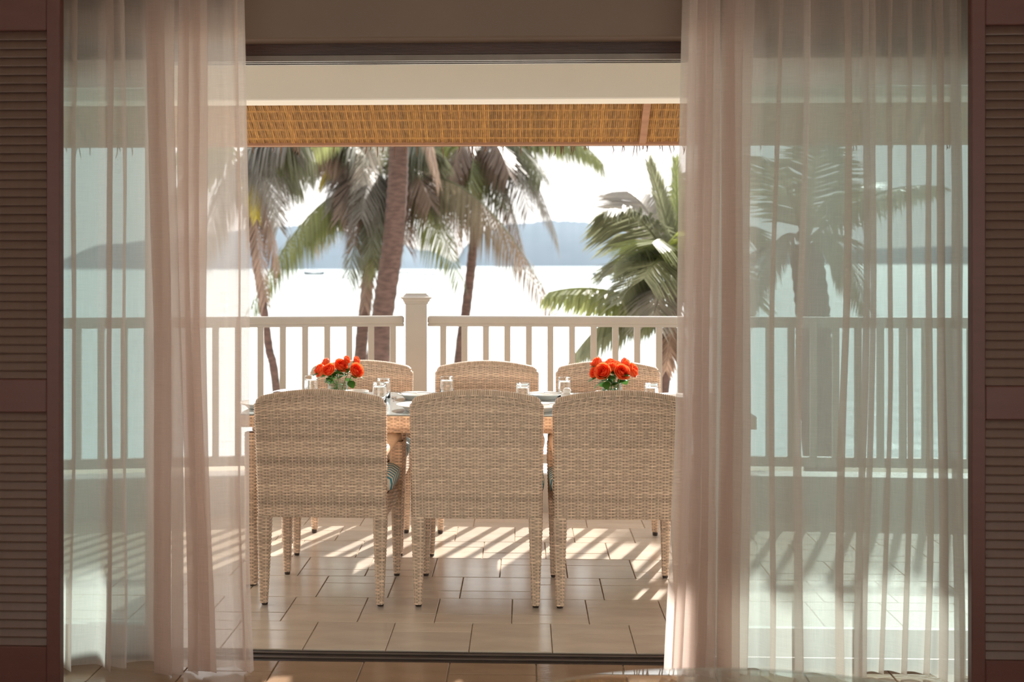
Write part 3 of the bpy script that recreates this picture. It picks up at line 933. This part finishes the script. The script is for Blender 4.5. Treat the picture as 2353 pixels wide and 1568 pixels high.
def fork_mesh():
    m = MB(); m.box(-0.004, 0.004, -0.09, 0.03, 0.0, 0.003, bev=0.001); m.box(-0.011, 0.011, 0.028, 0.05, 0.001, 0.004, bev=0.001)
    for k in range(4): m.box(-0.011+k*0.0062, -0.0078+k*0.0062, 0.048, 0.09, 0.002, 0.004)
    return m.mesh('fork', M['steel'])
def knife_mesh():
    m = MB(); m.box(-0.006, 0.006, -0.10, 0.0, 0.0, 0.006, bev=0.002); m.box(-0.008, 0.008, -0.002, 0.11, 0.001, 0.003, bev=0.001)
    return m.mesh('knife', M['steel'])
fk, kn = fork_mesh(), knife_mesh()
for nm, me, px, Y, dz, rz, lab in (('fork', fk, 906, 5.24, 0, 0.1, 'steel fork beside the plate in front of the post'), ('fork', fk, 1470, 5.22, 0, -0.1, 'steel fork left of the right-hand tumbler'),
        ('knife', kn, 958, 5.26, 0.026, 1.3, 'steel knife lying across the plate by the post'), ('knife', kn, 1250, 5.28, 0.026, 1.7, 'steel knife lying across the plate left of the salt shaker'),
        ('knife', kn, 1262, 4.87, 0.026, 1.45, 'steel knife on the near plate between middle and right chairs')):
    o = bpy.data.objects.new(nm, me); COL.objects.link(o); p = on_table(px, Y); o.location = (p[0], p[1], p[2]+dz); o.rotation_euler = (0,0,rz)
    tag(o, lab, nm, 'cutlery on the table')
m = MB()
m.grid(lambda u, v: (0.09*(u-0.5), 0.13*(v-0.5), 0.012+0.010*math.sin(PI*u)*(1+0.4*math.sin(5*v+2*u))), 12, 10)
m.grid(lambda u, v: (0.09*(u-0.5), 0.13*(v-0.5), 0.0), 2, 2)
o = m.build('napkin', M['napkin'], smooth=True, label='blue and white striped napkin on the left end of the table', cat='napkin'); o.location = on_table(645, 5.40)

# ------------------------------------------------------------------ roses
def rose_bloom(r, seed, open_=1.0):
    rnd = random.Random(seed); m = MB()
    k = 0
    for layer, (n, rad, h, roll) in enumerate(((3, 0.24, 1.0, 0.0), (4, 0.44, 1.0, 0.1), (5, 0.62, 0.95, 0.35), (5, 0.80, 0.86, 0.9), (6, 0.95, 0.72, 1.5*open_))):
        for j in range(n):
            a0 = 2*PI*(j + 0.37*layer + rnd.uniform(-0.12, 0.12))/n
            wd = 2*PI/n*0.66
            c = rnd.uniform(0.85, 1.12)
            hh = h*rnd.uniform(0.93, 1.05)
            def pf(u, v):
                a = a0 + wd*(2*u-1)*(0.5+0.5*math.sin(PI*min(1, v*0.75+0.1)))
                e = (2*u-1)**2
                rr = r*(0.18 + (rad-0.18)*math.sin(min(1.0, v*1.7)*PI*0.5) + roll*0.9*max(0, v-0.7)**2 + 0.03*e)
                z = r*(-0.42 + 1.35*hh*v*(1.0-0.14*e*v) - roll*0.5*max(0, v-0.78)**2*4*0.6)
                return (rr*math.cos(a), rr*math.sin(a), z)
            m.col = (0.97*c, (0.105+0.028*layer)*c, (0.040+0.006*layer)*c)
            m.grid(pf, 5, 6)
    return m.mesh('bloom', M['rose'], True)
BL = [rose_bloom(0.0275, s, o_) for s, o_ in ((1, 1.0), (2, 0.8), (3, 1.15), (4, 0.5))]

def leaf_mesh():
    m = MB()
    def lf(u, v):
        w = math.sin(PI*min(1, v*0.92+0.04))**0.8*0.5
        return ((u-0.5)*0.030*w*2, 0.042*v, 0.004*math.sin(PI*v) - abs(u-0.5)*0.010*w - 0.010*v*v)
    m.col = (1,1,0.999)
    m.grid(lf, 4, 7)
    return m.mesh('leaf', M['leaf'], True)
LF = leaf_mesh()

def bouquet(px, Y, heads, vase_label, which, vr, vh):
    base = Vector(on_table(px, Y))
    v = empty('glass_vase', base, label=vase_label, cat='vase', group='glass rose vases on the table')
    m = MB()
    m.lathe([(0, 0), (vr-0.003, 0), (vr, 0.004), (vr, vh), (vr-0.0035, vh), (vr-0.0035, 0.010), (0, 0.009)], 40)
    m.build('vase_body', M['vaseglass'], v, smooth=True)
    m = MB(); m.lathe([(0, 0.0095), (vr-0.0040, 0.0105), (vr-0.0040, vh*0.62), (0, vh*0.62)], 32); m.build('water', M['waterthin'], v, smooth=True)
    rnd = random.Random(which)
    for k, (hx_, hy_, dY, size, kind, lab) in enumerate(heads):
        hd = W(hx_, hy_, Y+dY)
        root = base + Vector((rnd.uniform(-0.5, 0.5)*vr, rnd.uniform(-0.5, 0.5)*vr, 0.014))
        r = empty('rose', root, label=lab, cat='rose', group='orange roses in the %s vase' % which)
        d = hd - root
        n_out = Vector((d.x*1.6, d.y*1.6 - 0.035, 0.06)).normalized()
        mid = Vector((d.x*0.25, d.y*0.25, d.z*0.55))
        m = MB(); pts = []
        for i in range(9):
            t = i/8
            pts.append(mid*2*t*(1-t) + (d-n_out*0.012)*t*t)
        m.tube(pts, 0.0018, 6); m.build('stem', M['stem'], r)
        b = bpy.data.objects.new('bloom', BL[kind]); COL.objects.link(b); b.parent = r
        b.location = d - n_out*0.004
        b.scale = (size, size, size)
        b.rotation_euler = n_out.to_track_quat('Z', 'Y').to_euler()
        c = MB()
        c.lathe([(0.0022, -0.012), (0.006, -0.006), (0.010*size, 0.001), (0.004, 0.004)], 10)
        cb = c.build('calyx', M['stem'], r, smooth=True); cb.location = d - n_out*0.006; cb.rotation_euler = b.rotation_euler
        for q in range(5):
            l = bpy.data.objects.new('leaf', LF); COL.objects.link(l); l.parent = r
            t = (0.30, 0.62, 0.70, 0.78, 0.86)[q] + rnd.uniform(-0.05, 0.05); p = mid*2*t*(1-t) + d*t*t
            l.location = p; l.rotation_euler = (rnd.uniform(-0.5, 0.5), rnd.uniform(-0.4, 0.4), rnd.uniform(0, 6.28))
            l.scale = (0.7, 0.7, 0.7) if q == 0 else (1.25, 1.25, 1.25)
left = [(737, 852, -0.03, 1.15, 0, 'orange-red rose at the far left of the left bouquet'), (757, 851, -0.045, 1.10, 2, 'orange-red rose low in front, second from left in the left bouquet'),
        (749, 836, 0.03, 1.0, 1, 'orange-red rose high on the left of the left bouquet'), (783, 842, 0.0, 1.25, 1, 'large coral rose in the middle of the left bouquet'),
        (797, 827, 0.02, 0.72, 3, 'small orange rosebud standing highest in the left bouquet'), (819, 829, 0.03, 0.80, 3, 'orange rosebud at the top right of the left bouquet'),
        (818, 852, -0.03, 1.25, 0, 'open orange-red rose at the right of the left bouquet')]
bouquet(777, 5.12, left, 'round clear glass vase holding the loose left bouquet of roses', 'left', 0.047, 0.098)
right = [(1386, 855, -0.05, 1.35, 2, 'open orange rose in front, left of centre in the right bouquet'), (1429, 857, -0.05, 1.35, 0, 'open orange rose in front, right of centre in the right bouquet'),
         (1367, 857, -0.02, 0.95, 1, 'orange rose at the lower far left of the right bouquet'), (1373, 838, 0.02, 1.24, 0, 'orange rose at the upper left of the right bouquet'),
         (1408, 844, 0.0, 1.30, 2, 'orange rose in the very middle of the right bouquet'), (1436, 839, 0.03, 1.13, 1, 'orange rose at the upper right of the right bouquet'),
         (1452, 852, 0.0, 1.24, 0, 'orange rose at the far right of the right bouquet'), (1402, 836, 0.05, 0.9, 3, 'small orange rose at the back of the right bouquet')]
bouquet(1406, 5.08, right, 'round clear glass vase holding the dense right bouquet of roses', 'right', 0.047, 0.100)

# ------------------------------------------------------------------ glass table in the room
zt_ = 0.585
gy = F*(HC-zt_)/928.0; R = 0.80
gx = X_at(1665, gy)
gt = empty('glass_table', (gx, gy-R, 0), label='round glass table at the bottom edge, in front of the right curtain', cat='table')
m = MB(); m.lathe([(0, zt_-0.012), (R-0.006, zt_-0.012), (R, zt_-0.007), (R, zt_-0.005), (R-0.005, zt_), (0, zt_)], 128)
m.build('glass_top', M['tableglass'], gt, smooth=False)
m = MB(); m.lathe([(0, 0), (0.26, 0), (0.265, 0.01), (0.22, 0.03), (0.07, 0.06), (0.055, 0.12), (0.055, zt_-0.05), (0.10, zt_-0.02), (0.16, zt_-0.0125), (0, zt_-0.0125)], 40)
m.build('pedestal', M['wickercore'], gt, smooth=True)

# ================================================================== OUTSIDE
ZS = -5.0
struct('ground', [(-60, 60, 6.8, 34, ZS-0.5, ZS+0.15)], M['sand'], 'sandy beach below the terrace')
m = MB(); m.grid(lambda u, v: (-2500+5000*u, 30+2600*v, ZS), 8, 8)
m.build('sea', M['sea'], kind='structure', label='bright silvery sea stretching to the hills')
struct('wall_terrace_base', [(-3.2, 3.2, WF+0.2, 6.5, ZS, -0.14)], M['wall'], 'cream wall under the terrace')

def hill(label, prof, Y, depth, seed):
    rnd = random.Random(seed); m = MB()
    P = [W(px, py, Y) for px, py in prof]
    nu = 90; nv = 14
    def top(u):
        f = u*(len(P)-1); i = min(int(f), len(P)-2); t = f-i; t = t*t*(3-2*t)
        return P[i].x + (P[i+1].x-P[i].x)*(f-i), P[i].z + (P[i+1].z-P[i].z)*t
    jag = [rnd.uniform(-1, 1) for _ in range(nu+1)]
    def hf(u, v):
        x, z = top(u)
        y = Y + depth*(v-0.45)
        h = math.sin(PI*v)**0.8
        j = jag[int(round(u*nu))]
        return (x*(y/Y), y, ZS - 1 + (z-ZS+1)*h*(1+0.018*j) )
    m.grid(hf, nu, nv)
    o = m.build('hill', M['hill'], smooth=True, label=label, cat='hill', group='hazy hills across the water')
    return o
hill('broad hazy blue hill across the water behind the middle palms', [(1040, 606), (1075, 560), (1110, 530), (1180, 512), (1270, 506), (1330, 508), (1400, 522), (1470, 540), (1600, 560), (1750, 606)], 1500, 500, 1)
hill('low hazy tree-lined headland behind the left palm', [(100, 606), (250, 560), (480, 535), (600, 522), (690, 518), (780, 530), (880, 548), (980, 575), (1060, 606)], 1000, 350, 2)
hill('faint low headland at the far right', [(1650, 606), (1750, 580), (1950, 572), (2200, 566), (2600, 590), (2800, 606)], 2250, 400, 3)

def boat(px, py, L, label):
    Y = F*(HC-ZS)/(py-600.0)
    p = W(px, py, Y)
    b = empty('boat', (p.x, Y, ZS), random.uniform(-0.2, 0.2), label=label, cat='boat', group='small boats moored on the water')
    m = MB()
    def hull(u, v):
        t = u*2-1
        w = L*0.11*(1-abs(t)**2.4)*(0.55+0.45*v)
        side = 1
        return (t*L*0.5*(0.9+0.1*v), w*math.cos(PI*0), 0)
    ring = []
    for i in range(13):
        t = i/6-1; w = L*0.10*(1-abs(t)**2.6)+0.02; sh = 0.22*L*(0.45+0.35*t*t)
        ring.append([m.vert((t*L*0.5, -w, sh)), m.vert((t*L*0.46, -w*0.55, -0.05)), m.vert((t*L*0.46, w*0.55, -0.05)), m.vert((t*L*0.5, w, sh))])
    for a, c in zip(ring, ring[1:]):
        for k in range(3): m.f.append((a[k], c[k], c[k+1], a[k+1]))
        m.f.append((a[3], c[3], c[0], a[0]))
    m.build('hull', M['boat'], b)
    m = MB(); m.box(-L*0.2, L*0.16, -L*0.07, L*0.07, L*0.20, L*0.215, bev=0.05)
    for sx in (-0.18, 0.14):
        for sy in (-0.06, 0.06): m.box(L*sx-0.06, L*sx+0.06, L*sy-0.06, L*sy+0.06, L*0.05, L*0.21)
    m.build('canopy', M['boat'], b)
boat(722, 632, 10, 'small grey boat on the water left of the thick palm trunk')
boat(928, 629, 7, 'small boat on the water just right of the thick palm trunk')
boat(985, 633, 6, 'tiny boat on the water above the railing post')
boat(1384, 634, 9, 'small grey boat on the water under the broad hill')
boat(1418, 646, 5, 'tiny boat on the water beside the right palm')

# ------------------------------------------------------------------ palms
GREEN = (0.25, 0.28, 0.11); DK = (0.21, 0.22, 0.135); YEL = (0.56, 0.46, 0.07); BRN = (0.34, 0.235, 0.18); LIME = (0.36, 0.40, 0.11); GREY = (0.25, 0.23, 0.20)
def frond(name, parent, p0, p1, arch, leaf, col, rnd, n=46, droop=0.6, wid=0.035, rach=0.022, side_ang=0.0, tipcol=None):
    """p0, p1 world; parent at origin of the tree"""
    m = MB()
    o = parent.location
    p0 = Vector(p0)-o; p1 = Vector(p1)-o
    c = (p0+p1)/2 + Vector((0, 0, arch))
    def B(t): return p0*(1-t)**2 + c*2*t*(1-t) + p1*t*t
    def T(t): return ((c-p0)*(1-t) + (p1-c)*t).normalized()
    pts = [B(k/12) for k in range(13)]
    m.col = tuple(min(1, x*1.35) for x in col)
    m.tube(pts, [rach*(1-0.85*k/12) for k in range(13)], 5)
    roll = rnd.uniform(-0.5, 0.5) + side_ang
    n = int(n*1.35); wid = wid*0.74
    for k in range(n):
        t = 0.12 + 0.88*k/(n-1)
        b = B(t); d = T(t)
        sd = d.cross(Vector((0,0,1)))
        if sd.length < 0.15: sd = Vector((1, 0.2, 0))
        sd.normalize(); upv = sd.cross(d).normalized()
        sd = (sd*math.cos(roll) + upv*math.sin(roll)).normalized()
        Lk = leaf*(0.35 + 0.65*math.sin(PI*min(1, 0.15+t*0.8)))*rnd.uniform(0.85, 1.1)
        for s in (-1, 1):
            f = rnd.uniform(0.75, 1.25)
            cc = col if tipcol is None else tuple(col[q]*(1-t)+tipcol[q]*t for q in range(3))
            m.col = (cc[0]*f, cc[1]*f, cc[2]*f)
            dr = (sd*s*0.85 + d*(0.55+0.3*t) + Vector((0,0,-droop*rnd.uniform(0.6, 1.3)))).normalized()
            w = d*(wid*0.5)
            q0 = b; q1 = b + dr*Lk*0.5; q2 = q1 + (dr + Vector((0,0,-droop*0.9))).normalized()*Lk*0.5
            i = [m.vert(q0-w*0.5), m.vert(q0+w*0.5), m.vert(q1+w), m.vert(q1-w), m.vert(q2)]
            m.f.append((i[0], i[1], i[2], i[3])); m.f.append((i[3], i[2], i[4]))
    return m.build(name, M['frond'], parent)

def trunk(parent, pts, r0, r1, n=10):
    m = MB(); o = parent.location
    P = [Vector(p)-o for p in pts]
    path = []; 
    cp = catmull3(P, 10)
    rad = []
    for k, p in enumerate(cp):
        t = k/(len(cp)-1)
        rad.append((r0 + (r1-r0)*t)*(1.0 + (0.05 if k % 2 else -0.03)))
    m.tube(cp, rad, 12)
    return m.build('trunk', M['trunk'], parent, smooth=True)
def catmull3(pts, n):
    out = []
    P = [pts[0]*2-pts[1]] + pts + [pts[-1]*2-pts[-2]]
    for i in range(1, len(P)-2):
        p0, p1, p2, p3 = P[i-1], P[i], P[i+1], P[i+2]
        for k in range(n):
            t = k/n
            out.append(0.5*((2*p1) + (-p0+p2)*t + (2*p0-5*p1+4*p2-p3)*t*t + (-p0+3*p1-3*p2+p3)*t**3))
    out.append(pts[-1]); return out

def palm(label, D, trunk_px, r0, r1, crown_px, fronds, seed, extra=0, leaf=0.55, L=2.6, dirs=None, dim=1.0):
    rnd = random.Random(seed)
    pts = [W(x, y, D) for x, y in trunk_px]
    foot = W(trunk_px[0][0], trunk_px[0][1], D); foot.z = ZS+0.1; foot.x += (pts[0].x-pts[1].x)/(pts[0].z-pts[1].z)*(ZS-pts[0].z)*0.6
    t = empty('palm_tree', foot, label=label, cat='palm tree', group='coconut palms beyond the terrace')
    crown = W(crown_px[0], crown_px[1], D)
    trunk(t, [foot] + pts + [crown], r0, r1)
    for (x0, y0, x1, y1, dD, arch, col, opt) in fronds:
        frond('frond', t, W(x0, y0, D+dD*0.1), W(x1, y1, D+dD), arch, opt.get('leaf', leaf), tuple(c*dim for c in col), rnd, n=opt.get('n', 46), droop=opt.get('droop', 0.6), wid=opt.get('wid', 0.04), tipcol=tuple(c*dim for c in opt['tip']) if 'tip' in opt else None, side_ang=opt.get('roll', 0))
    for k in range(extra):
        az = 2*PI*k/extra + rnd.uniform(-0.3, 0.3); el = rnd.uniform(-0.35, 0.9)
        if dirs and not dirs(az, el): continue
        l = L*rnd.uniform(0.8, 1.1)
        e = crown + Vector((math.cos(az)*math.cos(el)*l, math.sin(az)*math.cos(el)*l, math.sin(el)*l - 0.5))
        frond('frond', t, crown, e, 0.5*rnd.uniform(0.6, 1.3), leaf, rnd.choice((GREEN, DK, LIME, GREY)), rnd, droop=rnd.uniform(0.4, 0.9), wid=0.04)
    return t

# thick trunk in the middle; its crown is above the eave, dead fronds hang down
palm('coconut palm with the thickest brown trunk, rising through the middle of the view', 15.0,
     [(868, 860), (880, 720), (903, 560), (913, 430), (916, 335)], 0.16, 0.125, (918, 120),
     [(915, 240, 700, 380, 0.8, 0.8, GREEN, {}), (918, 200, 1010, 420, -0.5, 0.7, BRN, {}), (918, 200, 820, 470, 0.6, 0.9, GREY, {})], 21, extra=13, leaf=0.6, L=3.0, dirs=lambda a, e: e > -0.1)
# crown in the middle left
G1 = dict(leaf=0.85, n=60, droop=0.9, wid=0.05)
palm('coconut palm with the full crown of arching fronds left of the thick trunk', 17.0,
     [(826, 860), (838, 720), (850, 600), (866, 500)], 0.10, 0.085, (875, 425),
     [(868, 430, 580, 700, -1.5, 1.05, GREEN, dict(leaf=0.8, n=64, droop=1.3, wid=0.055)),
      (870, 425, 800, 640, -1.6, 0.6, DK, G1), (885, 430, 868, 620, -1.8, 0.5, GREEN, G1), (878, 430, 838, 700, -1.0, 0.5, BRN, dict(leaf=0.7, n=50, droop=1.2, wid=0.05)),
      (895, 430, 1055, 640, -1.2, 0.9, GREEN, G1), (905, 425, 1275, 715, -1.8, 1.5, DK, dict(leaf=0.9, n=72, droop=1.4, wid=0.05, tip=BRN)),
      (870, 410, 690, 360, 0.5, 0.7, GREY, G1), (865, 410, 735, 420, -0.6, 1.0, YEL, dict(leaf=0.5, n=36, droop=1.2, wid=0.07)), (872, 400, 790, 340, 0.2, 0.5, BRN, G1),
      (890, 400, 1040, 380, 0.6, 0.6, BRN, G1), (890, 410, 1010, 500, 1.0, 0.7, GREY, G1), (868, 420, 720, 560, 1.2, 0.8, GREY, G1), (875, 400, 850, 300, 0.5, 0.3, GREEN, G1), (885, 400, 960, 300, 0.5, 0.3, DK, G1),
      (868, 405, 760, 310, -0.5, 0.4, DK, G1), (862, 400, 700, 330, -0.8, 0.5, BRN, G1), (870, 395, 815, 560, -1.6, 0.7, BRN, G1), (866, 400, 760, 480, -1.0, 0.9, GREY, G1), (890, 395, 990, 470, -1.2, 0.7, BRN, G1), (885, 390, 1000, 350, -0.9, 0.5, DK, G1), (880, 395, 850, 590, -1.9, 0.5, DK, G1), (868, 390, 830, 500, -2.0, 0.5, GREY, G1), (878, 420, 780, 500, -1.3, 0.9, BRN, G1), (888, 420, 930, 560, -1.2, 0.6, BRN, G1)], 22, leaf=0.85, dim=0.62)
# slim palm right of the middle
G2 = dict(leaf=0.8, n=54, droop=1.1, wid=0.045)
palm('slim coconut palm right of the middle with fronds hanging under the eave', 18.0,
     [(1052, 860), (1070, 720), (1084, 600), (1095, 480)], 0.085, 0.07, (1105, 345),
     [(1105, 345, 1200, 575, -1.5, 0.7, DK, dict(leaf=0.9, n=60, droop=1.5, wid=0.05, tip=BRN)), (1115, 340, 1280, 545, -0.8, 1.1, GREY, G2), (1120, 330, 1385, 375, 0.3, 0.9, GREEN, dict(leaf=0.7, n=60, droop=1.6, wid=0.045)),
      (1115, 345, 1245, 405, -1.0, 0.6, DK, G2), (1095, 345, 1000, 520, -0.8, 0.8, GREY, G2), (1098, 340, 960, 400, 0.2, 0.7, LIME, G2), (1100, 345, 1075, 470, -1.4, 0.5, GREEN, G2),
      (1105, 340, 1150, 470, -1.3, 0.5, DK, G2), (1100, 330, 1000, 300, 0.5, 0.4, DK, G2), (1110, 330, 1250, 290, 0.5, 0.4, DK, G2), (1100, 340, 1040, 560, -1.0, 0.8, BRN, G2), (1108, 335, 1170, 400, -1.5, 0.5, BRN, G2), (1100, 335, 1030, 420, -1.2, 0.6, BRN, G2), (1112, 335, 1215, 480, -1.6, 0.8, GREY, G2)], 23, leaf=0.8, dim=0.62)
# left palm
G3 = dict(leaf=0.8, n=50, droop=0.9, wid=0.05)
palm('coconut palm by the left curtain with rusty hanging fronds', 14.0,
     [(640, 940), (618, 800), (603, 690), (588, 600)], 0.055, 0.05, (560, 380),
     [(560, 385, 640, 620, -0.5, 0.5, BRN, dict(leaf=0.55, n=50, droop=1.2, wid=0.05)), (562, 385, 610, 690, -0.8, 0.5, BRN, dict(leaf=0.5, n=50, droop=1.2, wid=0.05)), (560, 370, 690, 420, 0.5, 0.6, DK, G3),
      (560, 370, 590, 500, -0.8, 0.3, YEL, dict(leaf=0.3, n=40, droop=0.8, wid=0.05)), (555, 365, 660, 310, 0.3, 0.3, GREEN, G3), (555, 370, 420, 330, 0.4, 0.5, GREEN, G3), (555, 370, 380, 480, 0.2, 0.7, DK, G3),
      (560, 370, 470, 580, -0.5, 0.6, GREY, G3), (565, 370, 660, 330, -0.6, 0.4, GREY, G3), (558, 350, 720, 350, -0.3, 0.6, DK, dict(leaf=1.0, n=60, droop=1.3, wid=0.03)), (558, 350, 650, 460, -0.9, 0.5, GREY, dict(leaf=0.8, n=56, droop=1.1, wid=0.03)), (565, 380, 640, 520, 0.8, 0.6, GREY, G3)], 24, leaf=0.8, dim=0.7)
# right palm, nearest
G4 = dict(leaf=0.62, n=58, droop=0.35, wid=0.04)
palm('bushy young palm beside the right curtain with upright spear fronds', 10.5,
     [(1520, 900), (1533, 800), (1548, 720)], 0.075, 0.07, (1562, 640),
     [(1562, 640, 1490, 375, -0.2, 0.1, DK, dict(leaf=0.24, n=40, droop=-0.5, wid=0.05)), (1565, 640, 1552, 365, 0.2, 0.0, GREEN, dict(leaf=0.2, n=44, droop=-0.6, wid=0.045)),
      (1560, 640, 1402, 480, -0.4, 0.35, DK, dict(leaf=0.62, n=60, droop=0.5, wid=0.045)), (1560, 640, 1440, 440, 0.6, 0.3, GREY, dict(leaf=0.55, n=54, droop=0.2, wid=0.04)),
      (1560, 645, 1412, 610, -0.6, 0.4, DK, G4), (1558, 650, 1430, 690, -0.8, 0.4, DK, G4), (1556, 745, 1262, 672, -0.4, 0.30, GREEN, dict(leaf=0.42, n=58, droop=0.9, wid=0.045)),
      (1565, 640, 1640, 540, -1.2, 0.5, LIME, dict(leaf=0.5, n=44, droop=0.8, wid=0.06)), (1568, 640, 1700, 420, 0.3, 0.3, GREEN, G4), (1568, 640, 1760, 560, 0.0, 0.6, DK, G4), (1566, 650, 1740, 700, -0.6, 0.6, GREEN, G4),
      (1560, 640, 1500, 560, -1.3, 0.3, GREEN, G4), (1560, 650, 1480, 640, -1.5, 0.35, DK, G4), (1560, 660, 1500, 730, -1.2, 0.35, GREY, G4), (1555, 720, 1320, 815, -0.3, 0.45, DK, dict(leaf=0.5, n=50, droop=0.8, wid=0.05)),
      (1555, 740, 1530, 850, -0.5, 0.2, BRN, dict(leaf=0.3, n=30, droop=0.6, wid=0.05)), (1562, 640, 1590, 400, 0.5, 0.1, DK, G4)], 25, leaf=0.6)
# dark palm seen through the right curtain
G5 = dict(leaf=0.5, n=40, droop=0.35, wid=0.04)
palm('stout dark palm seen through the right curtain', 9.0,
     [(1890, 1060), (1880, 950), (1872, 820), (1866, 700)], 0.16, 0.13, (1850, 560),
     [(1850, 560, 1750, 360, -0.5, 0.3, DK, G5), (1850, 560, 1880, 330, 0.4, 0.1, DK, G5), (1850, 560, 2150, 430, 0.5, 0.3, DK, dict(leaf=0.35, n=40, droop=0.6, wid=0.04)),
      (1850, 560, 1990, 700, -0.4, 0.5, DK, G5), (1850, 560, 1720, 700, -0.4, 0.5, GREY, G5), (1850, 560, 1960, 460, 0.8, 0.4, GREEN, G5)], 26, leaf=0.55)
